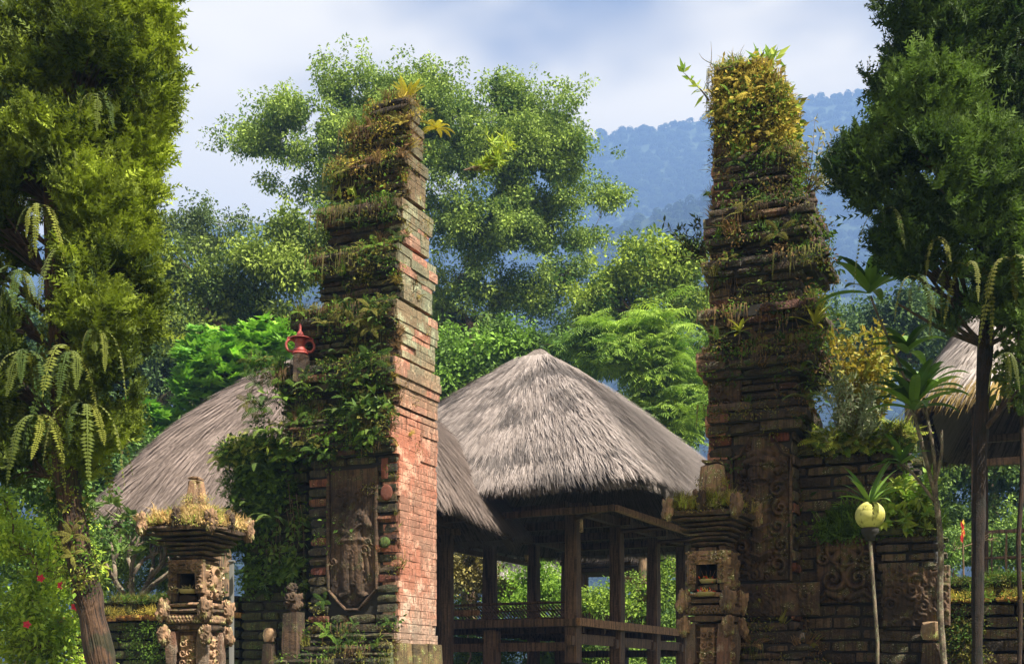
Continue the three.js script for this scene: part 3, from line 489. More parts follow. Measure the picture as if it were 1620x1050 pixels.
// ---------- thatched pavilions ----------
function roofSurf(o) {                                    // hip roof surface: a = angle round (0..1), t = 0 at the eave, 1 at the ridge
  return (a, t, lift = 0) => {
    const th = a * Math.PI * 2, n = lerp(16, o.round ?? 9, t), c = Math.cos(th), s = Math.sin(th), k = Math.pow(Math.pow(Math.abs(c), n) + Math.pow(Math.abs(s), n), -1 / n);
    const hx = lerp(o.hx, o.ridge + 0.05, t), hz = lerp(o.hz, o.ridgeZ + 0.05, t), sag = o.bulge * Math.sin(Math.PI * t);
    return v3(o.cx + c * k * (hx + sag), o.y0 + (o.y1 - o.y0) * t + sag * 0.6 + lift, o.cz + s * k * (hz + sag));
  };
}
function thatchRoof(parent, o, strawColours, n, seed) {
  const S = roofSurf(o), NA = 144, NT = 26, P = [], U = [], I = [], r = rng(seed), per = 4 * (o.hx + o.hz);
  const roof = new THREE.Group(); roof.name = 'roof'; parent.add(roof);
  const rows = [[0, -o.thick, 0.12], [0, -o.thick * 0.5, 0.02], ...Array.from({ length: NT + 1 }, (_, j) => [j / NT, 0, 0])];
  rows.forEach(([t, dy, inn], j) => { for (let i = 0; i <= NA; i++) { const p = S(i / NA, t, dy), b = (fbm3(p.x * 1.5, p.y * 1.5 + seed, p.z * 1.5, 3) - 0.5) * 0.12; P.push(lerp(p.x, o.cx, inn / o.hx), p.y + b, lerp(p.z, o.cz, inn / o.hz)); U.push(i / NA * Math.round(per / 1.2), j < 2 ? j * 0.1 : 0.2 + t * 3); } });
  for (let j = 0; j < rows.length - 1; j++) for (let i = 0; i < NA; i++) { const a = j * (NA + 1) + i, b = a + NA + 1; I.push(a, b, a + 1, a + 1, b, b + 1); }
  const g = new THREE.BufferGeometry(); g.setAttribute('position', new THREE.BufferAttribute(new Float32Array(P), 3)); g.setAttribute('uv', new THREE.BufferAttribute(new Float32Array(U), 2)); g.setIndex(I); g.computeVertexNormals();
  part('thatch', g, MAT.thatch, roof);
  // the underside
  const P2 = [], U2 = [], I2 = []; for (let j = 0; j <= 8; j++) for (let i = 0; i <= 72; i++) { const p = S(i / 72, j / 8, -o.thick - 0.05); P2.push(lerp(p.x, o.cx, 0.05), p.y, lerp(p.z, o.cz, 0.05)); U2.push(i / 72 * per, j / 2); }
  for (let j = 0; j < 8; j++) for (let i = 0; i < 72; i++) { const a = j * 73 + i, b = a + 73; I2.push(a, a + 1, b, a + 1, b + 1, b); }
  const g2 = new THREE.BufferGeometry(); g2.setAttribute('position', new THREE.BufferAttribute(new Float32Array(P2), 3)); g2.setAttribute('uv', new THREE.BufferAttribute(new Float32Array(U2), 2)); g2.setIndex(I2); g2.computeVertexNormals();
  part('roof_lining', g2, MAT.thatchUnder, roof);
  const raft = 44; for (let i = 0; i < raft; i++) { const a = (i + 0.5) / raft, b = S(a, 0.01, -o.thick - 0.1), e = S(a, 0.97, -o.thick - 0.14); part('rafter', tubeGeo([b, b.clone().lerp(e, 0.5).add(v3(0, o.bulge * 0.5, 0)), e], 0.032, 5, 0.6), MAT.wood, roof); }
  // straw: tufts of thin stalks lying down the slope, and a hanging fringe
  const gb = new GB(); for (let i = 0; i < 14; i++) { const x = (r() - 0.5) * 0.18, l = 0.24 + r() * 0.32, dx = (r() - 0.5) * 0.12, z = 0.006 + r() * 0.05, w = 0.0028 + r() * 0.0035; gb.quad([x - w, 0.06, 0], [x + dx * 0.5 - w, -l * 0.5, z * 0.7], [x + dx * 0.5 + w, -l * 0.5, z * 0.7], [x + w, 0.06, 0]); gb.tri([x + dx * 0.5 - w, -l * 0.5, z * 0.7], [x + dx, -l, z], [x + dx * 0.5 + w, -l * 0.5, z * 0.7]); }
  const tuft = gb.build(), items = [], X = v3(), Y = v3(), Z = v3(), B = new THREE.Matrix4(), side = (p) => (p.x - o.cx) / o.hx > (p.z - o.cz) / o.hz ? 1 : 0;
  for (let i = 0; i < n; i++) {
    const fr = i < n * 0.16, a = r(), t = fr ? -0.004 : 1 - Math.sqrt(1 - r() * 0.995), e = 0.004, p = S(a, Math.max(0, t)), q = S(a, Math.max(0, t) + 0.02), s = S(a + e, Math.max(0, t)); if (o.keep && !o.keep(p)) continue;
    Y.copy(q).sub(p).normalize(); X.copy(s).sub(p).normalize(); Z.crossVectors(X, Y).normalize(); if (Z.y < 0) { Z.negate(); } X.crossVectors(Y, Z).normalize();
    if (fr) { Y.lerp(v3(0, 1, 0), 0.55 + r() * 0.3).normalize(); Z.crossVectors(X, Y).normalize(); p.y -= r() * o.thick * 0.7; }
    B.makeBasis(X, Y, Z); const qq = new THREE.Quaternion().setFromRotationMatrix(B).multiply(new THREE.Quaternion().setFromEuler(E3.set((r() - 0.3) * 0.16, 0, (r() - 0.5) * 0.3, 'XYZ')));
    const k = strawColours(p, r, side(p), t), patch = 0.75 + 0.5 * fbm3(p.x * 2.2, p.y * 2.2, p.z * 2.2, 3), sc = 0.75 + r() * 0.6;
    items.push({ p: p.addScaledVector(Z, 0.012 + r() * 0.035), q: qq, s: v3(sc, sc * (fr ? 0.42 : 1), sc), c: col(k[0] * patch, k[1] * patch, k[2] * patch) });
  }
  scatter('straw', tuft, MAT.straw, items, roof);
  return roof;
}
const STRAW = (bright, dark, p2) => (p, r, side, t) => { const k = Math.pow(r(), 1.5), s = side ? p2 : 1; return m3(dark, bright, k).map((x) => x * s); };

const PT = rad(-26.7);
{ // right pavilion: open wooden hall on posts
  const base = at(907, HY, 22); base.y = G0;
  const t = thing('pavilion', 'large open wooden pavilion with shaggy thatched roof between the gate halves', 'pavilion', base, PT), r = rng(301);
  const H = (py, d) => EYE + (HY - py) / F * d - G0;
  const pf = H(985, 22), top = H(812, 22), BX = -2.78, ZS = [0, -2.1, -4.15, -5.95];
  for (const z of ZS) for (const x of [0, BX]) {
    const p = part('post', block(0.25, top, 0.25, r, { rough: 0.004, chamfer: 0.018, cell: 9 }).translate(x, top / 2, z), MAT.wood, t);
    part('bracket', block(0.16, 0.2, 0.42, r, { rough: 0.01 }).translate(x + (x ? -0.02 : 0.02), pf - 0.32, z + 0.05), MAT.wood, p);
    part('post_foot', block(0.42, 0.3, 0.42, r, { rough: 0.01 }).translate(x, 0.15, z), MAT.carved, p);
  }
  for (const [x, z] of [[-1.62, 0.02], [-1.4, -5.9], [-1.4, -2.6]]) part('short_post', block(0.26, pf - 0.1, 0.26, r, { rough: 0.006, cell: 9 }).translate(x, (pf - 0.1) / 2, z), MAT.wood, t);
  // floor frame and boards
  const beam = (name, x0, y, z0, x1, z1, w, h, m = MAT.wood) => { const L = Math.hypot(x1 - x0, z1 - z0); return part(name, block(L, h, w, r, { rough: 0.004, cell: 0.8, chamfer: 0.01 }).rotateY(-Math.atan2(z1 - z0, x1 - x0)).translate((x0 + x1) / 2, y, (z0 + z1) / 2), m, t); };
  beam('floor_beam', BX - 0.22, pf, 0.2, 0.24, 0.2, 0.09, 0.15); beam('floor_beam', 0.2, pf + 0.006, 0.245, 0.2, -6.2, 0.09, 0.16, MAT.woodPale); beam('floor_beam', BX - 0.2, pf, 0.15, BX - 0.2, -6.2, 0.09, 0.15); beam('floor_beam', BX - 0.2, pf, -6.2, 0.2, -6.2, 0.09, 0.15);
  beam('tie_beam', BX, pf - 0.42, 0.0, -0.13, 0.0, 0.07, 0.17); beam('tie_beam', 0.0, pf - 0.28, -0.13, 0.0, -5.9, 0.07, 0.2); beam('tie_beam', BX, pf - 0.42, -5.95, -0.13, -5.95, 0.07, 0.17); beam('tie_beam', BX, pf - 0.28, -0.13, BX, -5.9, 0.07, 0.2);
  for (let i = 0; i < 12; i++) { const x = BX - 0.1 + (i + 0.5) * (0.24 - BX) / 12; beam('floor_board', x, pf + 0.045 + r() * 0.006, 0.14, x, -6.1, 0.235, 0.035); }
  for (let i = 0; i < 6; i++) beam('joist', BX, pf - 0.1, -0.5 - i * 1.0, 0, -0.5 - i * 1.0, 0.08, 0.13);
  // a tilted bamboo sleeping bench and low rail on the platform
  const bench = new THREE.Group(); bench.name = 'slatted_rail'; bench.position.set(0, pf + 0.06, -0.25); t.add(bench);
  part('rail', block(2.4, 0.07, 0.06, r).translate(-1.42, 0.33, 0), MAT.wood, bench); part('rail', block(2.4, 0.06, 0.06, r).translate(-1.42, 0.04, 0.02), MAT.wood, bench); part('rail', block(2.4, 0.045, 0.05, r).translate(-1.42, 0.19, 0.03), MAT.wood, bench);
  for (let i = 0; i < 34; i++) part('slat', block(0.032, 0.3, 0.02, r, { cell: 9, rough: 0.002, chamfer: 0.004 }).rotateZ(0.75).translate(-2.55 + i * 0.068, 0.185, -0.012), MAT.wood, bench);
  part('board', block(0.62, 0.13, 0.04, r).translate(-2.3, 0.18, 0.07), MAT.woodPale, bench);
  // wall plates under the eave, brackets, struts
  beam('wall_plate', BX - 0.35, top + 0.09, 0, 0.35, 0, 0.16, 0.18); beam('wall_plate', BX, top + 0.085, 0.5, BX, -6.4, 0.15, 0.17); beam('wall_plate', 0, top + 0.085, 0.5, 0, -6.4, 0.15, 0.17); for (const z of ZS.slice(1)) beam('cross_beam', BX - 0.3, top + 0.09, z, 0.3, z, 0.14, 0.17);
  const o = { cx: BX / 2, cz: ZS[3] / 2, hx: 3.42, hz: 5.05, y0: 1.6 + 3.36 - G0, y1: 1.6 + 6.42 - G0, ridge: 0.06, ridgeZ: 1.5, bulge: 0.05, thick: 0.22 };
  const e = 1.35; beam('eave_beam', BX - e, top - 0.16, e, e, e, 0.1, 0.12); beam('eave_beam', e, top - 0.155, e, e, ZS[3] - e, 0.1, 0.12, MAT.woodPale); beam('eave_beam', BX - e, top - 0.155, e, BX - e, ZS[3] - e, 0.1, 0.12);
  for (const [x, z] of [[0, 0], [0, -2.1], [0, -4.15], [BX, 0], [BX, -2.1]]) part('strut', tubeGeo([v3(x, top - 0.1, z), v3(x + (x ? -e : e) * 0.95, top - 0.12, z + (z === 0 ? e * 0.95 : 0.3))], 0.045, 5, 0.5), MAT.wood, t);
  thatchRoof(t, o, (p, r, side, tt) => { const k = Math.pow(r(), 1.3); const hole = fbm3(p.x * 3.1, p.y * 2.1, p.z * 3.1, 3) > 0.6 && !side ? 0.4 : 1; return side ? m3([0.13, 0.108, 0.095], [0.255, 0.215, 0.195], k) : m3([0.145, 0.118, 0.105], [0.345, 0.295, 0.272], k).map((x) => x * hole); }, 34000, 401);  // slope shading set in the straw colour; front also weathered paler
  part('lamp_tube', new THREE.CylinderGeometry(0.03, 0.035, 0.22, 8).translate(0.55, top - 0.35, 0.9), MAT.white, t); part('lamp_tube', new THREE.CylinderGeometry(0.05, 0.03, 0.16, 8).translate(-2.1, top - 0.5, -2.4), MAT.white, t);
}
{ // left pavilion, mostly behind the left gate half
  const T2 = rad(-16), base = at(688, HY, 18.2); base.y = G0;
  const t = thing('pavilion', 'brown thatched pavilion behind the left gate half and left shrine', 'pavilion', base, T2), r = rng(311);
  const o = { cx: -2.9, cz: -2.28, hx: 2.95, hz: 2.35, y0: 1.6 + 2.86 - G0, y1: 1.6 + 5.55 - G0, ridge: 0.55, ridgeZ: 0.06, round: 5, bulge: 0.17, thick: 0.22 };
  thatchRoof(t, o, (p, r, side) => { const k = Math.pow(r(), 1.4); return m3([0.125, 0.094, 0.079], side ? [0.22, 0.168, 0.142] : [0.265, 0.208, 0.185], k); }, 26000, 402);  // right slope straw tinted darker, its shading put into the colour
  const top = o.y0 - 0.25;
  for (const x of [-1.05, -4.75]) for (const z of [-1.0, -3.6]) { const p = part('post', block(0.2, top, 0.2, r, { rough: 0.004, cell: 9 }).translate(x, top / 2, z), MAT.wood, t); part('post_foot', block(0.36, 0.26, 0.36, r).translate(x, 0.13, z), MAT.carved, p); }
  const beam = (name, x0, z0, x1, z1, y) => part(name, block(Math.hypot(x1 - x0, z1 - z0), 0.14, 0.1, r, { cell: 0.8, rough: 0.004 }).rotateY(-Math.atan2(z1 - z0, x1 - x0)).translate((x0 + x1) / 2, y, (z0 + z1) / 2), MAT.wood, t);
  beam('eave_board', -5.75, -0.07, -0.05, -0.07, o.y0 - 0.38); beam('eave_board', -5.75, -0.1, -0.05, -0.1, o.y0 - 0.28); beam('eave_beam', -5.7, -0.15, -0.1, -0.15, o.y0 - 0.2); beam('eave_beam', -0.1, -0.1, -0.1, -4.5, o.y0 - 0.196); beam('eave_beam', -5.7, -0.1, -5.7, -4.5, o.y0 - 0.196); beam('wall_plate', -5.0, -1, -0.8, -1, top + 0.05); beam('wall_plate', -5.0, -3.6, -0.8, -3.6, top + 0.05); beam('wall_plate', -1.05, -0.8, -1.05, -3.8, top + 0.19); beam('wall_plate', -4.75, -0.8, -4.75, -3.8, top + 0.19);
}
{ // pavilion at the right edge, behind the low wall
  const T3 = rad(-22), base = at(1462, HY, 18.5); base.y = G0;
  const t = thing('pavilion', 'dark pavilion with pale thatch behind the right low wall', 'pavilion', base, T3), r = rng(321);
  const o = { cx: 3.6, cz: -2.6, hx: 3.7, hz: 2.7, y0: 1.6 + 4.4 - G0, y1: 1.6 + 8.2 - G0, ridge: 0.9, ridgeZ: 0.06, bulge: 0.12, thick: 0.28 };
  thatchRoof(t, o, (p, r) => { const k = Math.pow(r(), 1.3); return p.y < o.y0 + 0.12 ? m3([0.12, 0.08, 0.025], [0.28, 0.19, 0.05], k) : m3([0.2, 0.17, 0.155], [0.52, 0.46, 0.43], k); }, 14000, 403);
  const top = o.y0 - 0.1, fl = EYE + (HY - 925) / F * 19.5 - G0;
  for (const x of [0.75, 2.4, 4.2, 6.2]) for (const z of [-0.7, -4.4]) { const p = part('post', block(0.2, top, 0.2, r, { rough: 0.004, cell: 9 }).translate(x, top / 2, z), MAT.wood, t); part('post_foot', block(0.36, 0.26, 0.36, r).translate(x, 0.13, z), MAT.carved, p); }
  const beam = (name, x0, y, z0, x1, z1, w, h) => part(name, block(Math.hypot(x1 - x0, z1 - z0), h, w, r, { cell: 0.9, rough: 0.004 }).rotateY(-Math.atan2(z1 - z0, x1 - x0)).translate((x0 + x1) / 2, y, (z0 + z1) / 2), MAT.wood, t);
  beam('floor_beam', 0.5, fl, -0.6, 6.6, -0.6, 0.12, 0.16); beam('rail', 0.75, fl + 0.75, -0.66, 6.2, -0.66, 0.07, 0.08); beam('rail', 0.75, fl + 0.35, -0.66, 6.2, -0.66, 0.05, 0.06); beam('wall_plate', 0.5, top + 0.08, -0.7, 6.6, -0.7, 0.12, 0.15); beam('wall_plate', 0.5, top + 0.08, -4.4, 6.6, -4.4, 0.12, 0.15); beam('mid_beam', 0.7, top - 0.95, -0.7, 6.4, -0.7, 0.1, 0.14);
  for (let i = 0; i < 26; i++) part('baluster', block(0.04, 0.72, 0.04, r, { cell: 9 }).translate(0.95 + i * 0.2, fl + 0.38, -0.66), MAT.wood, t);
}
{ // small far roofs seen through the pavilion
  const p = at(800, HY, 34); p.y = G0; const t = thing('thatched_hut', 'small grey thatched hut seen between the pavilion posts', 'hut', p, rad(-10)), r = rng(331);
  const o = { cx: 0, cz: -1.4, hx: 1.5, hz: 1.4, y0: EYE + (HY - 912) / F * 34 - G0, y1: EYE + (HY - 862) / F * 34 - G0 + 0.3, ridge: 0.4, ridgeZ: 0.06, bulge: 0.05, thick: 0.14 };
  thatchRoof(t, o, (q, r2) => m3([0.2, 0.18, 0.17], [0.5, 0.46, 0.43], r2()), 2500, 404);
  for (const x of [-1, 1]) for (const z of [-0.5, -2.3]) part('post', block(0.14, o.y0, 0.14, r, { cell: 9 }).translate(x, o.y0 / 2, z), MAT.wood, t);
  const p2 = at(972, HY, 37); p2.y = G0; const u = thing('shrine_hall', 'small shrine hall with tiered pale base seen through the right posts', 'shrine', p2, rad(-20));
  const y = (py) => EYE + (HY - py) / F * 37 - G0;
  part('plinth', block(3.4, y(952), 1.6, r, { cell: 0.5 }).translate(0.2, y(952) / 2, -0.8), MAT.carved, u);
  for (const x of [-1.1, 0.1, 1.3]) { part('pillar', block(0.3, y(905) - y(952), 0.3, r).translate(x, (y(905) + y(952)) / 2, -0.4), MAT.wood, u); }
  for (let i = 0; i < 3; i++) part('cornice', block(3.6 + i * 0.35, 0.13, 1.8 + i * 0.3, r, { cell: 0.5 }).translate(0.2, y(905) + 0.07 + i * 0.14, -0.8), MAT.carved, u);
  part('gable', block(0.7, 0.5, 0.2, r, { cell: 0.2 }).translate(0.4, y(925), 0.1), MAT.carvedPale, u);
  const ro = { cx: 0.2, cz: -0.8, hx: 2.5, hz: 1.6, y0: y(905) + 0.5, y1: y(905) + 1.9, ridge: 0.8, ridgeZ: 0.05, bulge: 0.05, thick: 0.15 };
  thatchRoof(u, ro, (q, r2) => m3([0.1, 0.08, 0.07], [0.25, 0.2, 0.18], r2()), 1500, 405);
}

// ---------- offering shrines ----------
const LUMPS = [1, 2, 3].map((s) => carvedLump(0.20, 0.32, 0.20, s * 7));
function shrine(px, d, turn, seed, rows, label, extras) {  // rows are photo rows of its levels
  const p = at(px, HY, d); p.y = G0; const t = thing('offering_shrine', label, 'shrine', p, rad(turn), 'stone offering shrines before the gate halves'), r = rng(seed);
  const Y = (py) => EYE + (HY - py) / F * d - G0, k = d / F, B = extras.body * k / 2;        // B: half width of the niche body
  const slab = (name, hw, y0, y1, m = MAT.carved, rough = 0.008) => part(name, block(hw * 2, y1 - y0, hw * 2, r, { rough, cell: 0.14, nz: 4 }).translate(0, (y0 + y1) / 2, 0), m, t);
  // pedestal: four pillars round a recessed shaft with a carved strip on each face
  const yp = Y(rows.tray);
  slab('foot_slab', B * 1.5, -0.2, 0.12); slab('shaft', B * 0.8, 0.12, yp, MAT.carved);
  for (let i = 0; i < 5; i++) slab('shaft_ledge', B * 0.84, Y(1045) + i * 0.075, Y(1045) + i * 0.075 + 0.03, MAT.carvedPale);
  for (const sx of [-1, 1]) for (const sz of [-1, 1]) part('pillar', tintGeo(block(0.13, yp - 0.12, 0.13, r, { cell: 0.3 }).translate(sx * B * 0.86, (yp + 0.12) / 2, sz * B * 0.86), [0.55, 0.6, 0.6]), MAT.brick, t);
  const strip = []; for (let i = 0; i < 7; i++) for (const s of [-1, 1]) strip.push(bar(spiral(s * 0.035, 0.06 + i * 0.1, 0.045, 1.3, 1 + i, s), 0.013, 0.035, 0.006)); const sg = reliefGeo(0.16, 0.75, 30, 110, strip, { seed });
  for (let f = 0; f < 4; f++) { const q = part('carved_strip', sg, MAT.carvedPale, t); q.rotation.y = f * Math.PI / 2; const v = v3(0, yp - 0.8, B * 0.84 + 0.02).applyAxisAngle(v3(0, 1, 0), f * Math.PI / 2); q.position.copy(v); }
  // tray with knots of carving at its corners
  const y2 = Y(rows.slab);
  slab('tray', B * 1.16, yp, yp + 0.07, MAT.carved); slab('tray_band', B * 1.04, yp + 0.07, y2 - 0.12, MAT.carved); slab('tray_rim', B * 1.2, y2 - 0.12, y2 - 0.06, MAT.carved);
  const band = []; for (let i = 0; i < 9; i++) { const x = (i - 4) * B * 0.2; band.push(bar([[x - 0.02, 0.02], [x + 0.02, 0.075]], 0.014, 0.03), bar([[x + 0.02, 0.02], [x - 0.02, 0.075]], 0.012, 0.026)); } const bg = reliefGeo(B * 2, 0.1, 90, 18, band, { seed: seed + 1 });
  for (let f = 0; f < 4; f++) { const q = part('carved_band', bg, MAT.carvedPale, t); q.rotation.y = f * Math.PI / 2; q.position.copy(v3(0, (yp + y2) / 2 - 0.08, B * 1.04 + 0.012).applyAxisAngle(v3(0, 1, 0), f * Math.PI / 2)); }
  let n = 0; for (const sx of [-1, 1]) for (const sz of [-1, 1]) { for (const [dy, s] of [[0.06, 1.0], [-0.2, 0.85]]) { const q = part('corner_carving', LUMPS[n++ % 3], MAT.carvedPale, t); q.position.set(sx * B * 1.2, (yp + y2) / 2 + dy, sz * B * 1.2); q.scale.setScalar(s * extras.lump); q.rotation.y = n; } }
  slab('white_slab', B * 1.14, y2 - 0.06, y2, MAT.carvedPale);
  // niche body: walls round a hollow, open to the front
  const y3 = Y(rows.neck), nw = extras.niche * k / 2, ny0 = Y(rows.n0), ny1 = Y(rows.n1), th = B - nw;
  part('niche_wall', block(th, y3 - y2, B * 2, r, { nz: 3 }).translate(-B + th / 2, (y2 + y3) / 2, 0), MAT.carved, t); part('niche_wall', block(th, y3 - y2, B * 2, r, { nz: 3 }).translate(B - th / 2, (y2 + y3) / 2, 0), MAT.carved, t);
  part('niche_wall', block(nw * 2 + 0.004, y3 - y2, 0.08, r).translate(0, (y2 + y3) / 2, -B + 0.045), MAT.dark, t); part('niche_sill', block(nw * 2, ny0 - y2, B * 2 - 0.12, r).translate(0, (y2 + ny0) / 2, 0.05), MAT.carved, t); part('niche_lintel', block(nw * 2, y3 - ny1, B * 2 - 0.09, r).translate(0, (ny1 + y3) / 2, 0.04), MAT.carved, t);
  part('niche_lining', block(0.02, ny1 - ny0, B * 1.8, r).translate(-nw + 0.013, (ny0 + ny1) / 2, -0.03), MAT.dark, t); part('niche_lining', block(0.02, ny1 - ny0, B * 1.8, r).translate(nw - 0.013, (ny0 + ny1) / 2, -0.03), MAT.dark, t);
  const fr = []; for (const s of [-1, 1]) { for (let i = 0; i < 4; i++) fr.push(bar(spiral(s * (nw + 0.045), 0.06 + i * 0.085, 0.034, 1.3, i, s), 0.011, 0.03, 0.006)); fr.push(bar(spiral(s * (nw + 0.02), ny1 - ny0 + 0.035, 0.055, 1.6, s > 0 ? 0.5 : 2.6, s), 0.018, 0.045, 0.009)); }
  for (let i = 0; i < 5; i++) fr.push(bar(spiral((i - 2) * nw * 0.42, ny1 - ny0 + 0.05, 0.035, 1.2, i, i % 2 ? 1 : -1), 0.013, 0.04, 0.007));
  const fh = ny1 - ny0 + 0.13; part('niche_frame', reliefGeo((nw + 0.1) * 2, fh, 90, 80, fr, { seed: seed + 2, inside: (x, y) => Math.abs(x) > nw || y > ny1 - ny0 - 0.015 }), MAT.carvedPale, t).position.set(0, ny0, B + 0.014);
  const md = []; const mh = y3 - y2 - 0.08; md.push(dot(0, mh * 0.55, 0.06, 0.03)); const ov = []; for (let i = 0; i <= 24; i++) ov.push([Math.cos(i / 24 * 6.283) * 0.085, mh * 0.52 + Math.sin(i / 24 * 6.283) * 0.14]); md.push(bar(ov, 0.018, 0.04)); for (const s of [-1, 1]) for (let i = 0; i < 4; i++) md.push(bar(spiral(s * 0.13, 0.06 + i * mh * 0.28, 0.045, 1.4, i * 2, s), 0.015, 0.035, 0.007)); md.push(bar(spiral(0, mh * 0.15, 0.05, 1.5, 0, 1), 0.016, 0.04, 0.008));
  const mg = reliefGeo(0.36, mh, 50, 70, md, { seed: seed + 3 }); for (const s of [-1, 1]) { const q = part('side_medallion', mg, MAT.carvedPale, t); q.rotation.y = s * Math.PI / 2; q.position.set(s * (B + 0.014), y2 + 0.03, 0); }
  // neck, stepped cornice and roof slab
  const yr = Y(rows.eave), steps = 6, W = extras.roof * k / 2; for (let i = 0; i < steps; i++) { const a = y3 + (yr - y3) * i / steps, b = y3 + (yr - y3) * (i + 1) / steps; slab('cornice', lerp(B * 0.98, W * 0.94, Math.pow((i + 0.6) / steps, 1.3)) * (i % 2 ? 1.02 : 0.97), a, b, MAT.carved, 0.012); }
  const yt = Y(rows.top); slab('roof_slab', W, yr, yr + (yt - yr) * 0.5, MAT.carved, 0.016); slab('roof_mound', W * 0.82, yr + (yt - yr) * 0.5, yt, MAT.carved, 0.02); slab('roof_mound', W * 0.55, yt, yt + 0.07, MAT.carved, 0.02);
  n = 1; for (const sx of [-1, 1]) for (const sz of [-1, 1]) { const q = part('antefix', LUMPS[n++ % 3], MAT.carvedPale, t); q.position.set(sx * W * 0.98, yr + 0.08, sz * W * 0.98); q.scale.set(0.85, 1.0, 0.85).multiplyScalar(extras.lump); q.rotation.y = n * 1.3; }  // paler stone stands in for sun on these antefixes
  for (const [sx, sz] of [[0, 1], [1, 0], [-1, 0], [0, -1]]) { const q = part('antefix', LUMPS[n++ % 3], MAT.carved, t); q.position.set(sx * W * 0.95, yt + 0.0, sz * W * 0.95); q.scale.set(0.6, 0.75, 0.6); }
  const ys = Y(rows.stub), sw = extras.stub * k / 2; part('roof_stub', block(sw * 2, ys - yt + 0.05, sw * 2, r, { rough: 0.025, cell: 0.06, nz: 3, chamfer: 0.035 }).translate(0, (ys + yt) / 2, 0), MAT.carvedPale, t); part('stub_cap', block(sw * 1.5, 0.05, sw * 1.5, r, { rough: 0.015 }).translate(0, ys + 0.045, 0), MAT.carvedPale, t); for (const a of [0, 1, 2, 3]) { const q = part('crown_leaf', LUMPS[a % 3], MAT.carvedPale, t); q.position.set(sw * 1.05 * (a % 2 ? 1 : -1), yt + 0.08, sw * 1.05 * (a < 2 ? 1 : -1)); q.scale.set(0.42, 0.55, 0.42); q.rotation.y = a; }  // stub and crown leaves get pale stone so they look sunlit
  return { t, Y, B, W, yt, yr, ny0, y2, ys, yp, d, p, turn: rad(turn) };
}
const shrineL = shrine(310, 13.0, -15.5, 501, { tray: 998, slab: 954, neck: 888, n0: 941, n1: 907, eave: 846, top: 826, stub: 764 }, 'left offering shrine with dry straw-coloured grass on its roof', { body: 60, niche: 32, roof: 122, stub: 28, lump: 0.85 });
const shrineR = shrine(1128, 12.8, -27, 502, { tray: 985, slab: 938, neck: 866, n0: 925, n1: 893, eave: 822, top: 800, stub: 738 }, 'right offering shrine with petals in its niche and yellowish roof growth', { body: 60, niche: 34, roof: 112, stub: 40, lump: 0.85 });

// ---------- foliage building blocks ----------
function leafCluster(n, R, L, W, seed, up = 0.25, flat = 0.7) { const r = rng(seed), gb = new GB(); for (let i = 0; i < n; i++) { const d = dirRand(r, 0.1), p = d.clone().multiplyScalar(R * Math.cbrt(r())); p.y *= flat; const out = d.clone().lerp(dirRand(r), 0.5); out.y -= 0.25; out.normalize(); const nrm = dirRand(r, 1.1); leafAt(gb, p, out, nrm, L * (0.7 + r() * 0.6), W * (0.7 + r() * 0.6)); } return gb.build(); }
function rosette(n, L, W, seed, rise = 0.5) { const r = rng(seed), gb = new GB(); for (let i = 0; i < n; i++) { const a = i * 2.4 + r() * 0.5, e = rise * (0.3 + r()), d = v3(Math.cos(a), e, Math.sin(a)).normalize(); leafAt(gb, d.clone().multiplyScalar(0.05), d, v3(0, 1, 0).addScaledVector(d, -0.3), L * (0.75 + r() * 0.5), W * (0.8 + r() * 0.4)); } return gb.build(); }
function spray(seed, n = 9) {                             // a tuft of cypress: curved shoots set with short scale leaves
  const r = rng(seed), gb = new GB();
  for (let k = 0; k < n; k++) {
    const a = r() * 6.283, d = v3(Math.cos(a) * (0.35 + r() * 0.5), 0.55 + r() * 0.6, Math.sin(a) * (0.35 + r() * 0.5)).normalize(), p = v3((r() - 0.5) * 0.2, -0.1, (r() - 0.5) * 0.2), L = 0.32 + r() * 0.3, m = 6, sd = v3().crossVectors(d, dirRand(r)).normalize();
    for (let i = 0; i < m; i++) {
      const t = i / m, w = 0.105 * (1 - t * 0.5);
      for (const s of [-1, 1]) { const e = p.clone().addScaledVector(sd, s * w).addScaledVector(d, 0.08 + r() * 0.04).add(v3(0, (r() - 0.5) * 0.04, 0)), q = p.clone().addScaledVector(d, 0.06); gb.tri(A3(p), A3(e), A3(q)); if (i % 2) gb.tri(A3(p), A3(p.clone().lerp(e, 0.5).add(v3((r() - 0.5) * 0.09, 0.03, (r() - 0.5) * 0.09))), A3(q)); }
      p.addScaledVector(d, L / m); d.add(dirRand(r).multiplyScalar(0.12)); d.y += 0.03; d.normalize();
    }
  }
  return gb.build();
}
function feather(seed, n = 7) {                           // a drooping spray of narrow leaves
  const r = rng(seed), gb = new GB();
  for (let k = 0; k < n; k++) { const a = r() * 6.283, d = v3(Math.cos(a), 0.5, Math.sin(a)).normalize(), p = v3(0, 0, 0); for (let i = 0; i < 7; i++) { const q = p.clone().addScaledVector(d, 0.085); for (const s of [-1, 1]) { const side = v3().crossVectors(d, v3(0, 1, 0)).normalize(), o = d.clone().multiplyScalar(0.7).addScaledVector(side, s * 0.7).add(v3(0, -0.35 + r() * 0.2, 0)).normalize(); leafAt(gb, p, o, v3(0, 1, 0), 0.15 + r() * 0.06, 0.035); } p.copy(q); d.y -= 0.19; d.normalize(); } }
  return gb.build();
}
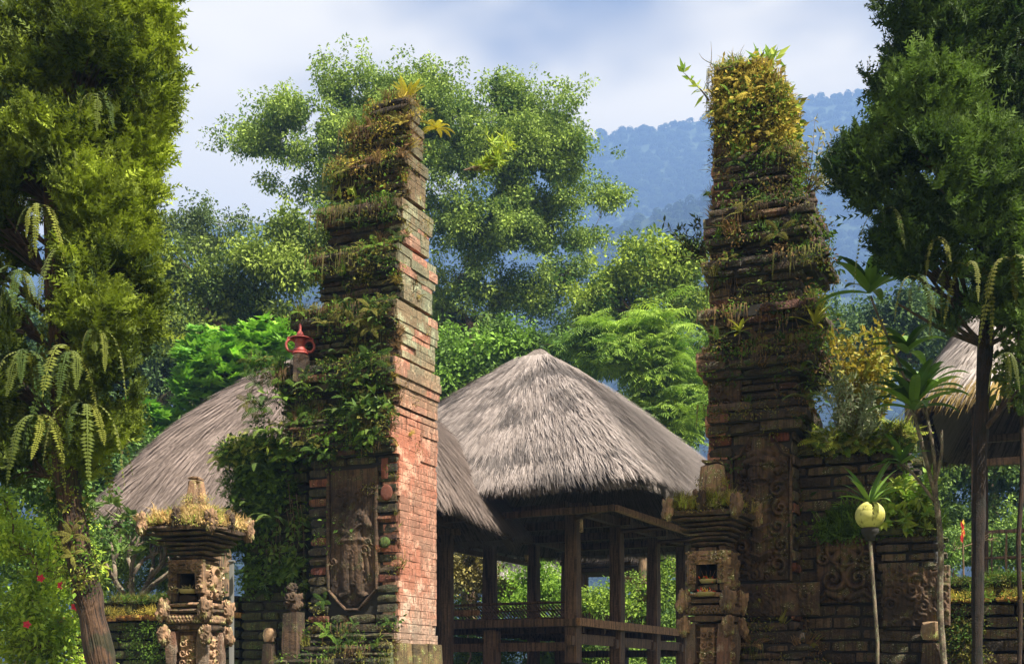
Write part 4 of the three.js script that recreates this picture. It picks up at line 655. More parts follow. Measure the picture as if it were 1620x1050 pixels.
function blades(n, h, w, spread, seed, bend = 0.5) { const r = rng(seed), gb = new GB(); for (let i = 0; i < n; i++) { const a = r() * 6.283, b = r() * 6.283, l = h * (0.5 + r() * 0.6), x = Math.cos(b) * spread * r() * 0.5, z = Math.sin(b) * spread * r() * 0.5, dx = Math.cos(a), dz = Math.sin(a), k = bend * (0.3 + r()); const p0 = [x - dz * w, 0, z + dx * w], p1 = [x + dz * w, 0, z - dx * w], m0 = [x + dx * k * l * 0.3 - dz * w * 0.8, l * 0.6, z + dz * k * l * 0.3 + dx * w * 0.8], m1 = [x + dx * k * l * 0.3 + dz * w * 0.8, l * 0.6, z + dz * k * l * 0.3 - dx * w * 0.8], e = [x + dx * k * l, l * (1 - k * 0.25), z + dz * k * l]; gb.quad(p0, p1, m1, m0); gb.tri(m0, m1, e); } return gb.build(); }
const CL = {
  broad: [leafCluster(26, 0.5, 0.24, 0.13, 1), leafCluster(26, 0.5, 0.22, 0.12, 2)], fine: [leafCluster(44, 0.5, 0.15, 0.07, 3), leafCluster(44, 0.5, 0.15, 0.075, 4)],
  narrow: [leafCluster(34, 0.5, 0.30, 0.07, 8), leafCluster(34, 0.5, 0.28, 0.065, 9)], big: [rosette(13, 0.55, 0.33, 5, 0.8), rosette(12, 0.5, 0.3, 6, 0.5)], spray: [spray(11), spray(12), spray(13)], feather: [feather(21), feather(22)],
};
const BRANCH = [];
// A tree: trunk, limbs to each lobe of its crown, twigs, and leaf clusters spread through the lobes.
function tree(o) {
  const r = rng(o.seed), base = o.base, t = thing(o.name, o.label, o.category ?? 'tree', base, 0, o.group), loc = (p) => p.clone().sub(base);
  const lobes = o.lobes.map(([px, py0, rx, ry, dd = 0, dens = 1, tn = 0]) => { const py = py0 + (py0 < 220 ? o.drop ?? 0 : 0), d = o.d + dd, k = d / F; return { c: loc(at(px, py, d)), rx: rx * k, ry: ry * k, rz: (o.deep ?? 0.9) * (rx + ry) / 2 * k, dens, tn }; });
  const fork = o.fork ? loc(at(...o.fork)) : v3(0, Math.max(0.3, lobes.reduce((s, l) => s + l.c.y, 0) / lobes.length * 0.45), 0), R = o.trunkR ?? 0.2, bark = o.bark ?? MAT.barkGrey;
  const midp = fork.clone().multiplyScalar(0.5).add(v3((r() - 0.5) * 0.3, 0, (r() - 0.5) * 0.3)), tp = curvePts([v3(0, -0.4, 0), v3(0, 0.15, 0), midp, fork], 8);
  part('trunk', tubeGeo(tp, tp.map((_, i) => R * (i === 0 ? 1.5 : 1.12 - i * 0.06)), 10, 0.9), bark, t);
  const items = (o.geos ?? CL.broad).map(() => []), tw = [], c1 = o.dark, c2 = o.light;
  const nodes = [{ p: fork, r: R * (o.limbK ?? 0.42) * 1.25, k: 0 }]; lobes.sort((a, b) => a.c.distanceTo(fork) - b.c.distanceTo(fork));
  for (const l of lobes) {
    const from = nodes.reduce((a, b) => (b.p.distanceTo(l.c) + b.k * 0.25 < a.p.distanceTo(l.c) + a.k * 0.25 ? b : a)), bend = from.p.clone().lerp(l.c, 0.5).add(v3((r() - 0.5) * l.rx * 0.5, l.ry * (0.1 + r() * 0.3), (r() - 0.5) * l.rz * 0.5)), lp = curvePts([from.p, bend, l.c], 7), lr = Math.max(from.r * 0.8, 0.012); lp.forEach((p, i) => i > 1 && nodes.push({ p, r: lr * (1 - i * 0.11), k: from.k + from.p.distanceTo(p) }));
    if (!o.noLimbs) part('limb', tubeGeo(lp, lp.map((_, i) => lr * (1 - i * 0.1)), 6, 0.7), bark, t);
    const vol = l.rx * l.ry * l.rz * 4.19, n = Math.round(o.count * l.dens * Math.pow(vol, 0.72)), NS = o.sub ?? 6, subs = [];
    for (let k = 0; k < NS; k++) { const d = dirRand(r, 0.1), q = 0.35 + r() * 0.45, f = 0.34 + r() * 0.5; subs.push({ c: v3(l.c.x + d.x * q * l.rx, l.c.y + d.y * q * l.ry, l.c.z + d.z * q * l.rz), f }); if (!o.noLimbs) { const a = lp[3 + Math.floor(r() * 4)], e = subs[k].c; tw.push(tubeGeo([a, a.clone().lerp(e, 0.5).add(v3((r() - 0.5) * 0.15 * l.rx, 0.06 * l.ry, 0)), e], [lr * 0.5, lr * 0.36, lr * 0.16], 4, 0.5, false)); } }
    let made = 0;
    for (let i = 0; i < n * 4 && made < n; i++) {
      const sb = subs[Math.floor(r() * NS)], loose = r() < 0.4, d = dirRand(r, 0), q = Math.pow(0.05 + 0.95 * r(), 0.5) * (loose ? 1.5 : 1), p = v3(sb.c.x + d.x * q * l.rx * sb.f, sb.c.y + d.y * q * l.ry * sb.f, sb.c.z + d.z * q * l.rz * sb.f), g = fbm3((p.x + base.x) * o.gap, (p.y + base.y) * o.gap, (p.z + base.z) * o.gap + o.seed, 3);
      if (g < (o.thr ?? 0.44)) continue;
      made++;
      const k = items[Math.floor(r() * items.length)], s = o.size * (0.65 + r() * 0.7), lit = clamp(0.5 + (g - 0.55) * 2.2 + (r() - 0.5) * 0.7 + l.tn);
      k.push({ p, q: o.orient ? o.orient(d, r) : quatYaw(r, 0.5), s, c: mixc(c1, c2, lit, 1.15 + r() * 0.5) });
      if (made % (o.twigEvery ?? 6) === 0) { const j = 2 + Math.floor(r() * 5), a = lp[Math.min(j, lp.length - 1)], m = a.clone().lerp(p, 0.55).add(v3(0, -0.05 * l.ry, 0)); tw.push(tubeGeo([a, m, p], [lr * 0.24, lr * 0.15, lr * 0.06], 3, 0.5, false)); }
    }
  }
  if (tw.length) part('twigs', mergeGeometries(tw), bark, t, 'stuff');
  (o.geos ?? CL.broad).forEach((g, i) => items[i].length && scatter('foliage', g, o.mat ?? MAT.leaf, items[i], t));
  return t;
}
const foot = (px, d, y) => { const p = at(px, HY, d); p.y = y ?? groundY(p.x, p.z); return p; };
const LEAFY = { dark: [0.022, 0.05, 0.012], light: [0.10, 0.165, 0.03] };

tree({ name: 'tall_tree', label: 'tall airy tree with spreading crown behind the left gate half', seed: 1001, base: foot(742, 44), fork: [752, 520, 44], d: 44, trunkR: 0.34, limbK: 0.5, size: 0.5, count: 84, drop: 26, sub: 9, gap: 1.1, thr: 0.46, deep: 0.8, twigEvery: 5, geos: CL.broad, dark: [0.048, 0.10, 0.02], light: [0.28, 0.37, 0.062],
  lobes: [[395, 192, 62, 38], [470, 165, 62, 48], [450, 245, 60, 48], [540, 140, 70, 50], [620, 130, 74, 46], [690, 122, 60, 40], [770, 150, 74, 50], [850, 185, 80, 56], [895, 165, 40, 34], [905, 262, 64, 44], [950, 310, 44, 20], [640, 240, 120, 80], [780, 260, 110, 76], [500, 285, 70, 40], [560, 250, 74, 54], [865, 355, 80, 50], [930, 378, 44, 20], [760, 360, 100, 52], [720, 440, 60, 40, 0, 0.7, -0.2], [820, 460, 80, 44, 1, 0.8, -0.3], [760, 520, 70, 40, 1, 0.9, -0.3], [880, 500, 40, 34, 0, 0.6, -0.3], [590, 195, 60, 50], [700, 190, 90, 60], [850, 250, 70, 50], [800, 330, 80, 60], [700, 330, 80, 60], [900, 430, 50, 40, 0, 0.8, -0.1], [560, 330, 60, 40], [790, 210, 80, 50], [690, 500, 50, 50, 1, 0.8, -0.2]] });
tree({ name: 'dense_tree', label: 'dark green tree with glinting leaves left of the left gate half', seed: 1002, base: foot(360, 34), fork: [350, 520, 34], d: 34, trunkR: 0.22, size: 0.55, count: 74, gap: 0.9, thr: 0.44, dark: [0.03, 0.065, 0.014], light: [0.24, 0.31, 0.045],
  lobes: [[470, 350, 56, 40], [430, 400, 70, 52], [350, 440, 66, 60], [460, 450, 70, 50], [300, 480, 64, 60], [400, 510, 80, 50, 1, 1, -0.3], [490, 400, 40, 50], [280, 420, 40, 40]] });
tree({ name: 'slender_tree', label: 'pale thin-crowned tree against the clouds beside the left cypress', seed: 1003, base: foot(300, 39), fork: [300, 480, 39], d: 39, trunkR: 0.16, size: 0.5, count: 36, gap: 1.0, thr: 0.5, dark: [0.03, 0.06, 0.02], light: [0.13, 0.18, 0.05], lobes: [[300, 345, 52, 36], [345, 350, 50, 32], [265, 390, 50, 50], [330, 400, 50, 40]] });
tree({ name: 'leafy_tree', label: 'bright green large-leaved tree above the left thatched roof', seed: 1004, base: foot(350, 27), fork: [350, 640, 27], d: 27, trunkR: 0.16, size: 0.36, count: 260, gap: 0.9, thr: 0.38, geos: CL.big, dark: [0.08, 0.2, 0.02], light: [0.30, 0.52, 0.05], mat: MAT.leaf,
  lobes: [[330, 570, 54, 36], [400, 555, 60, 34], [290, 610, 50, 50], [370, 600, 80, 50], [450, 550, 44, 30], [240, 650, 50, 50, 0, 1, -0.2]] });
tree({ name: 'dense_tree', label: 'yellow green bushy tree left of the right gate half', seed: 1005, base: foot(1010, 40), fork: [1010, 540, 40], d: 40, trunkR: 0.25, size: 0.6, count: 66, gap: 0.8, thr: 0.43, dark: [0.045, 0.10, 0.014], light: [0.32, 0.40, 0.045], lobes: [[1010, 425, 60, 44], [1060, 440, 60, 60], [960, 460, 54, 46], [1000, 490, 80, 46, 0, 1, -0.2], [925, 495, 30, 30], [1095, 420, 40, 40], [1100, 480, 40, 50]] });
tree({ name: 'feathery_tree', label: 'light green feathery bamboo-like tree behind the right pavilion roof', seed: 1006, base: foot(1020, 33), fork: [1020, 700, 33], d: 33, trunkR: 0.14, size: 0.85, count: 64, gap: 0.8, thr: 0.42, geos: CL.feather, mat: MAT.leafThin, dark: [0.07, 0.15, 0.018], light: [0.28, 0.40, 0.045], lobes: [[960, 550, 66, 44], [1040, 530, 60, 44], [1000, 590, 90, 50], [1080, 570, 56, 60], [1090, 650, 44, 60], [1020, 640, 70, 40], [920, 570, 40, 40, 0, 1, -0.2]] });
tree({ name: 'dense_tree', label: 'deep green tree left of the right pavilion roof peak', seed: 1007, base: foot(740, 34), fork: [740, 680, 34], d: 34, trunkR: 0.2, size: 0.6, count: 70, gap: 1.0, thr: 0.43, dark: [0.015, 0.04, 0.010], light: [0.17, 0.30, 0.035], lobes: [[730, 560, 50, 40], [790, 545, 44, 36], [710, 610, 40, 50], [770, 610, 60, 44], [830, 560, 36, 30], [870, 545, 40, 34]] });
// undergrowth trees behind, filling the gaps low down
for (const [px, d, py, rx, ry, lab, sd] of [[520, 48, 560, 120, 90, 'shadowy tree behind the left gate half', 1], [640, 56, 560, 120, 80, 'far hazy tree between the tall tree and the left gate', 2], [880, 54, 560, 110, 56, 'far tree peeking over the right pavilion roof', 3], [1150, 50, 560, 120, 110, 'shadowy tree close behind the right gate half', 4], [1330, 52, 520, 110, 60, 'far green tree right of the right gate half', 5], [1440, 46, 500, 90, 80, 'far tree behind the right cypress', 6], [210, 44, 560, 110, 120, 'far tree behind the left cypress', 7], [60, 42, 560, 120, 140, 'far tree at the left edge', 8], [1580, 42, 470, 110, 120, 'far tree at the right edge', 9], [450, 40, 600, 80, 70, 'tree behind the bright large-leaved tree', 10]])
  tree({ name: 'background_tree', label: lab, seed: 1100 + sd, base: foot(px, d), fork: [px, py + ry * 0.7, d], d, trunkR: 0.2, size: 0.75, count: 36, gap: 0.7, thr: 0.42, twigEvery: 20, dark: [0.02, 0.05, 0.016], light: [0.09, 0.15, 0.035], lobes: [[px, py, rx * 0.7, ry * 0.7], [px - rx * 0.5, py + ry * 0.3, rx * 0.6, ry * 0.6], [px + rx * 0.5, py + ry * 0.25, rx * 0.6, ry * 0.6], [px, py + ry * 0.9, rx, ry * 0.7]], group: undefined });

// ---------- bushes ----------
function bush(label, px, d, lobes, o = {}) { return tree({ name: 'bush', category: 'bush', label, seed: 1200 + px, base: foot(px, d), fork: [px, 1040, d], d, trunkR: 0.05, limbK: 0.5, noLimbs: false, size: 0.34, count: 120, gap: 1.6, thr: 0.42, twigEvery: 8, dark: [0.03, 0.075, 0.014], light: [0.15, 0.25, 0.03], lobes, ...o }); }
bush('sunlit flowering bush with red blossoms at the bottom left', 60, 12, [[20, 860, 60, 50], [80, 900, 60, 60], [30, 960, 70, 70], [105, 985, 54, 60], [60, 1030, 90, 40], [10, 790, 40, 50, 0, 0.8]], { size: 0.25, count: 190, dark: [0.08, 0.15, 0.015], light: [0.38, 0.48, 0.05], mat: MAT.leafThin });
bush('shaded bush behind the leaning left trunk', 40, 16, [[20, 700, 70, 70], [60, 780, 80, 70], [100, 840, 70, 60], [0, 640, 60, 70]], { size: 0.3, light: [0.10, 0.17, 0.03] });
bush('pale green bush under the left pavilion eave', 215, 22, [[190, 870, 50, 50], [240, 880, 50, 50], [160, 900, 50, 60], [215, 930, 70, 40], [275, 900, 30, 60]], { geos: CL.narrow, light: [0.22, 0.30, 0.06] });
bush('sunny green bush filling the left edge behind the flowering bush', 30, 24, [[0, 780, 70, 70], [70, 800, 60, 60], [20, 900, 80, 70], [110, 900, 60, 60], [60, 970, 90, 60], [0, 700, 60, 60]], { size: 0.42, count: 90, dark: [0.05, 0.11, 0.015], light: [0.22, 0.32, 0.04] });
bush('dark shrub left of the left pavilion', 150, 25, [[150, 800, 60, 60], [190, 740, 50, 60], [120, 720, 60, 60], [225, 690, 40, 40]], { size: 0.45, count: 80, light: [0.10, 0.18, 0.03] });
bush('brown and yellow shrub seen between the left pavilion posts', 745, 31, [[740, 880, 44, 40], [750, 930, 50, 40], [720, 900, 34, 50]], { light: [0.26, 0.22, 0.06], dark: [0.06, 0.06, 0.02], size: 0.4, count: 90 });
bush('bright lime bush seen through the middle of the pavilion', 830, 33, [[830, 935, 60, 34], [800, 950, 40, 34], [865, 930, 40, 40], [850, 900, 26, 34]], { light: [0.26, 0.40, 0.04], dark: [0.09, 0.18, 0.02], size: 0.4, count: 100, mat: MAT.leafThin });
bush('yellow green bush seen through the right pavilion posts', 1010, 33, [[960, 955, 40, 36], [1010, 950, 44, 40], [1060, 960, 44, 50], [1070, 905, 30, 40]], { light: [0.26, 0.36, 0.04], dark: [0.06, 0.13, 0.02], size: 0.4, count: 90, mat: MAT.leafThin });
bush('low green planting under the pavilion floor', 880, 32, [[720, 1010, 60, 50], [800, 1020, 70, 50], [880, 1015, 70, 50], [970, 1015, 70, 50], [1050, 1010, 60, 54], [840, 1060, 120, 40], [1000, 1060, 120, 40], [720, 1060, 70, 40]], { light: [0.20, 0.30, 0.04], size: 0.36, count: 90 });
bush('blue-black leaved shrub beside the left pavilion post', 712, 33, [[715, 910, 22, 30], [708, 880, 18, 30]], { light: [0.07, 0.07, 0.10], dark: [0.02, 0.02, 0.035], size: 0.4, count: 90 });
bush('green shrub at the foot of the right pavilion', 1500, 17.5, [[1510, 870, 26, 40], [1500, 900, 24, 24], [1580, 850, 24, 24]], { light: [0.18, 0.28, 0.04], size: 0.25, count: 140 });
bush('green mass far behind the right pavilion posts', 1500, 34, [[1480, 760, 60, 60], [1540, 720, 60, 60], [1600, 740, 60, 70], [1500, 860, 60, 60], [1570, 860, 60, 60], [1640, 820, 60, 70], [1440, 800, 50, 60]], { size: 0.6, count: 60, light: [0.12, 0.19, 0.03] });
bush('garden greenery behind the right pavilion railing', 1570, 27, [[1540, 860, 50, 40], [1600, 870, 50, 40], [1650, 850, 60, 60]], { light: [0.2, 0.3, 0.05] });

{ // red blossoms on the bottom left bush
  const r = rng(9), fg = new GB(); for (let k = 0; k < 5; k++) { const a = k * 1.257; leafAt(fg, v3(0, 0, 0), v3(Math.cos(a), Math.sin(a), 0.5).normalize(), v3(0, 0, 1), 0.042, 0.042); } const g = fg.build(), m = new THREE.MeshPhysicalMaterial({ color: col(0.62, 0.015, 0.05), roughness: 0.7, transmission: 0.3, thickness: 0, side: THREE.DoubleSide });
  const spots = [[96, 926, 'red blossom highest on the bush by the leaning trunk'], [42, 988, 'red blossom at the left of the flowering bush'], [146, 966, 'pink red blossom against the leaning trunk'], [118, 960, 'small red blossom left of the leaning trunk'], [138, 1037, 'pink blossom at the very bottom beside the trunk'], [64, 915, 'red blossom in the upper middle of the flowering bush']];
  for (const [px, py, lab] of spots) { const p = at(px, py, 11.2), t = thing('blossom', lab, 'flower', p, r() * 0.6 - 0.3, 'red blossoms on the left bush'); part('petals', g, m, t).rotation.x = -0.2; part('stamen', tubeGeo([v3(0, 0, 0), v3(0.005, 0.004, 0.03)], 0.003, 5, 0.1), MAT.paintRed, t); part('stem', tubeGeo([v3(0, 0, -0.002), v3(0.02, -0.05, -0.12)], 0.003, 4, 0.1), MAT.barkGrey, t); }
}
{ // bare frangipani with pale forked branches under the left eave
  const r = rng(61), b = foot(210, 19), t = thing('frangipani_tree', 'bare frangipani with pale forked branches under the left pavilion eave', 'tree', b), segs = [];
  const grow = (p, d, L, R, k) => { const e = p.clone().addScaledVector(d, L), m = p.clone().lerp(e, 0.5).add(v3((r() - 0.5) * 0.04, 0, (r() - 0.5) * 0.04)); segs.push(tubeGeo([p, m, e], [R, R * 0.9, R * 0.82], 7, 0.4)); if (k > 0) for (let i = 0; i < 2 + (r() < 0.35); i++) grow(e, d.clone().add(dirRand(r).multiplyScalar(0.75)).add(v3(0, 0.22, 0)).normalize(), L * (0.6 + r() * 0.28), R * 0.72, k - 1); };
  part('trunk', tubeGeo([v3(0, -0.2, 0), v3(0.03, 0.5, 0), v3(0, 1.15, 0)], [0.085, 0.07, 0.065], 8, 0.5), MAT.barkPale, t);
  for (const d of [[-0.5, 0.8, 0.1], [0.6, 0.7, 0], [0.05, 0.9, 0.3], [0.35, 0.85, -0.4]]) grow(v3(0, 1.12, 0), v3(...d).normalize(), 0.5, 0.05, 4);
  part('branches', mergeGeometries(segs), MAT.barkPale, t);
  const lt = []; for (let i = 0; i < 40; i++) { const a = r() * 6.28; lt.push({ p: v3(Math.cos(a) * (0.4 + r() * 0.6), 1.9 + r() * 0.8, Math.sin(a) * 0.7), q: quatYaw(r, 0.4), s: 0.3, c: mixc([0.08, 0.14, 0.03], [0.2, 0.28, 0.06], r()) }); } scatter('foliage', CL.big[0], MAT.leaf, lt, t);
}

// ---------- the two cypresses close by ----------
const upOut = (d, r) => quatTo(v3(d.x * 0.7, 0.75, d.z * 0.7).add(dirRand(r).multiplyScalar(0.55)), r);
function cypress(o) {
  const r = rng(o.seed), base = o.base, t = thing('cypress_tree', o.label, 'tree', base, 0), loc = (px, py, d) => at(px, py, d).sub(base);
  const tp = curvePts(o.trunk.map((q) => loc(...q)), 26), tr = tp.map((_, i) => lerp(o.r0, o.r1, i / 26) * (1 + 0.12 * Math.sin(i * 2.3)));
  part('trunk', tubeGeo(tp, tr, 12, 0.7), o.bark ?? MAT.bark, t);
  const items = CL.spray.map(() => []), tw = [];
  for (const [px, py, rx, ry, dd = 0, dens = 1, tn = 0] of o.lobes) {
    const d = o.d + dd, k = d / F, c = loc(px, py, d), RX = rx * k, RY = ry * k, RZ = (o.deep ?? 0.8) * (RX + RY) / 2, n = Math.round(o.count * dens * Math.pow(RX * RY * RZ * 4.19, 0.7));
    const near = tp.reduce((a, b) => (Math.abs(b.y - c.y + RY) < Math.abs(a.y - c.y + RY) ? b : a)), m = near.clone().lerp(c, 0.5).add(v3(0, -RY * 0.15, 0)), lp = curvePts([near, m, c], 6);
    part('limb', tubeGeo(lp, lp.map((_, i) => 0.03 * (1 - i * 0.12)), 5, 0.5), MAT.bark, t);
    for (let i = 0, made = 0; i < n * 4 && made < n; i++) {
      const v = dirRand(r), q = r() < 0.12 ? 1 + r() * 0.3 : Math.pow(0.1 + 0.9 * r(), 0.42), p = v3(c.x + v.x * q * RX, c.y + v.y * q * RY, c.z + v.z * q * RZ), g = fbm3((p.x + base.x) * o.gap, (p.y + base.y) * o.gap, (p.z + base.z) * o.gap + o.seed, 3);
      if (g < o.thr) continue;
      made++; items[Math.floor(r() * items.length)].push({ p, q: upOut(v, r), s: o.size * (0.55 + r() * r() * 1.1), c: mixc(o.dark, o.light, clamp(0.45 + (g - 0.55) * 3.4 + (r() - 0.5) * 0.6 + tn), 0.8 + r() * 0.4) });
      if (made % 7 === 0) { const a = lp[2 + Math.floor(r() * 4)]; tw.push(tubeGeo([a, a.clone().lerp(p, 0.5).add(v3(0, 0.03, 0)), p], [0.02, 0.013, 0.005], 3, 0.5, false)); }
    }
  }
  part('twigs', mergeGeometries(tw), MAT.bark, t, 'stuff');
  CL.spray.forEach((g, i) => scatter('foliage', g, MAT.leaf, items[i], t));
  return t;
}
const cypL = cypress({ seed: 2001, label: 'tall sunlit cypress with leaning trunk and hanging ferns at the left', base: foot(160, 10.6), d: 10.6, trunk: [[172, 1100, 10.6], [158, 1040, 10.6], [140, 950, 10.6], [118, 850, 10.55], [104, 740, 10.5], [98, 600, 10.5], [90, 440, 10.5], [84, 250, 10.5], [80, 40, 10.5], [80, -200, 10.5]], r0: 0.125, r1: 0.09, bark: MAT.barkMid, size: 0.36, count: 1500, gap: 2.0, thr: 0.47, dark: [0.036, 0.066, 0.008], light: [0.32, 0.40, 0.032],
  lobes: [[40, 40, 90, 80, 0], [130, 30, 80, 70, -0.1], [205, 40, 50, 60, 0], [225, 110, 46, 56, 0], [235, 170, 42, 46, 0], [150, 130, 80, 70, -0.2], [50, 150, 70, 80, -0.1, 0.9, -0.1], [215, 225, 46, 36, 0], [190, 280, 44, 50, 0], [120, 240, 70, 60, -0.1, 0.9, -0.1], [40, 260, 60, 70, -0.2], [240, 305, 22, 16, 0, 0.8], [180, 350, 40, 50, -0.1, 0.8], [30, 370, 60, 60, -0.2, 0.7, -0.1], [195, 410, 44, 44, 0, 1, 0.1], [220, 340, 26, 30], [150, 330, 60, 50, -0.2, 1], [160, 430, 60, 50, -0.2, 1], [30, 440, 50, 50, -0.2, 0.7], [20, 330, 50, 50, -0.1, 0.7], [60, 300, 40, 40, 0.3, 0.8], [225, 400, 24, 40, 0, 0.7], [30, 620, 40, 50, -0.1, 0.5], [215, 470, 30, 44], [30, 730, 40, 40, -0.1, 0.4, -0.2], [150, 500, 66, 46, -0.3, 1, 0.15], [205, 510, 40, 50, 0, 1, 0.1], [175, 590, 52, 50, -0.2, 0.8], [215, 570, 26, 40, 0, 0.7], [150, 660, 46, 50, -0.2, 0.7], [30, 480, 50, 60, -0.2, 0.7, -0.2], [20, 590, 50, 60, -0.2, 0.6, -0.2], [185, 660, 30, 46, 0, 0.7], [20, 680, 40, 60, -0.1, 0.5, -0.2], [130, 720, 30, 40, -0.1, 0.5], [60, -60, 120, 90, 0, 1], [190, -50, 80, 70, 0, 1], [90, 60, 90, 60, -0.4, 1], [70, 200, 70, 60, -0.4, 1], [230, 60, 40, 50], [250, 120, 26, 40], [180, 190, 60, 50], [130, 300, 60, 50, -0.3, 0.9]] });
const cypR = cypress({ seed: 2002, label: 'huge dark shaded cypress filling the upper right corner', base: foot(1560, 11.2), d: 11.2, trunk: [[1546, 1110, 11.6], [1548, 900, 11.6], [1552, 700, 11.6], [1562, 500, 11.5], [1570, 250, 11.4], [1572, 0, 11.4], [1572, -250, 11.4]], r0: 0.05, r1: 0.09, bark: MAT.barkDark, size: 0.38, count: 950, gap: 1.5, thr: 0.44, dark: [0.025, 0.055, 0.012], light: [0.15, 0.24, 0.04],
  lobes: [[1440, 40, 60, 70, 0], [1520, 40, 70, 70, -0.2], [1600, 60, 70, 90, -0.1, 0.8, -0.1], [1425, 120, 46, 50, 0], [1480, 140, 70, 60, -0.3], [1410, 190, 32, 36, 0, 1], [1440, 230, 50, 46, -0.2], [1345, 258, 34, 30, 0, 1, -0.1], [1365, 230, 24, 20, 0, 0.9], [1340, 290, 26, 20, 0, 0.8], [1400, 290, 46, 40, -0.1], [1480, 260, 70, 60, -0.4, 1, 0.1], [1560, 260, 80, 70, -0.3, 1, 0.05], [1610, 200, 60, 80, 0, 0.7], [1440, 340, 60, 46, -0.2, 0.9], [1540, 350, 80, 50, -0.2, 0.8], [1610, 350, 50, 60, -0.1, 0.8], [1400, 350, 30, 40, 0, 0.8, -0.1], [1470, 410, 60, 50, -0.1, 0.9, -0.1], [1430, 380, 40, 50, 0, 0.9, -0.1], [1490, 450, 50, 40, 0, 0.5, -0.1], [1560, 420, 60, 46, -0.1, 0.55, -0.1], [1620, 440, 40, 56, 0, 0.6, -0.1], [1425, 420, 26, 44, 0, 0.5, -0.1], [1470, 480, 40, 30, 0, 0.22, -0.1], [1625, 500, 26, 40, -0.1, 0.4, -0.1], [1420, 480, 20, 40, 0, 0.35, -0.1], [1600, 480, 40, 40, 0, 0.4], [1625, 580, 18, 70, 0, 0.4], [1500, 470, 30, 50, 0, 0.3], [1560, 470, 50, 30, 0, 0.35], [1480, -70, 120, 90, 0, 0.7], [1600, -60, 100, 90, 0, 0.7]] });

// ---------- what grows on the gate, walls and shrines ----------
const TUFT = [blades(26, 0.16, 0.004, 0.1, 31, 0.7), blades(22, 0.2, 0.0045, 0.12, 32, 0.9)];
const FUZZ = [leafCluster(46, 0.10, 0.03, 0.014, 33, 0.3, 0.6), leafCluster(46, 0.11, 0.028, 0.013, 34, 0.3, 0.6)];
const CREEP = [leafCluster(12, 0.13, 0.06, 0.036, 35, 0.2, 0.9), leafCluster(10, 0.13, 0.07, 0.04, 36, 0.2, 0.9)];
const smallFern = (seed, n = 6, L = 0.3) => { const r = rng(seed), gs = []; for (let i = 0; i < n; i++) gs.push(frondGeo(L * (0.7 + r() * 0.5), 14, L * 0.19, 1.1 + r() * 0.8, r, 0.5 + r() * 0.7).rotateY(i * 6.283 / n + r() * 0.7)); return mergeGeometries(gs); };
const FERN = [smallFern(41, 5, 0.2), smallFern(42, 4, 0.24)];
const ROOTS = [(() => { const r = rng(44), gb = new GB(); for (let i = 0; i < 16; i++) { const x = (r() - 0.5) * 0.3, l = 0.1 + r() * 0.22, dx = (r() - 0.5) * 0.08, w = 0.0025; gb.quad([x - w, 0.02, 0], [x + w, 0.02, 0], [x + dx * 0.4 + w, -l * 0.6, 0.02 + r() * 0.02], [x + dx * 0.4 - w, -l * 0.6, 0.02]); gb.tri([x + dx * 0.4 - w, -l * 0.6, 0.02], [x + dx * 0.4 + w, -l * 0.6, 0.02], [x + dx, -l, r() * 0.03]); } return gb.build(); })()];
const GOLD = [0.38, 0.30, 0.055], YEL = [0.30, 0.34, 0.05], GRN = [0.11, 0.19, 0.025], DGR = [0.045, 0.085, 0.016], BRN = [0.17, 0.105, 0.045], OLV = [0.14, 0.135, 0.03];
const pick = (r, ...cs) => cs[Math.floor(r() * cs.length)];
const shade = (c, r, k = 0.35) => { const f = 1 - k + 2 * k * r(); return col(c[0] * f, c[1] * f, c[2] * f); };
const FIN = gateP(gateX(483), yy(550, 483), 0.09), clearOf = (q) => q.p.distanceTo(FIN) > 0.34;
const gw = (side, x, y, z) => gateP((side === 'L' ? 0 : RGX) + (side === 'L' ? -x : x), y, z);   // x = distance from the split edge
const outQ = (r, lean = 0.9) => new THREE.Quaternion().setFromEuler(E3.set(0.35 + r() * lean, TURN + (r() - 0.5) * 1.6, (r() - 0.5) * 0.8, 'YXZ'));
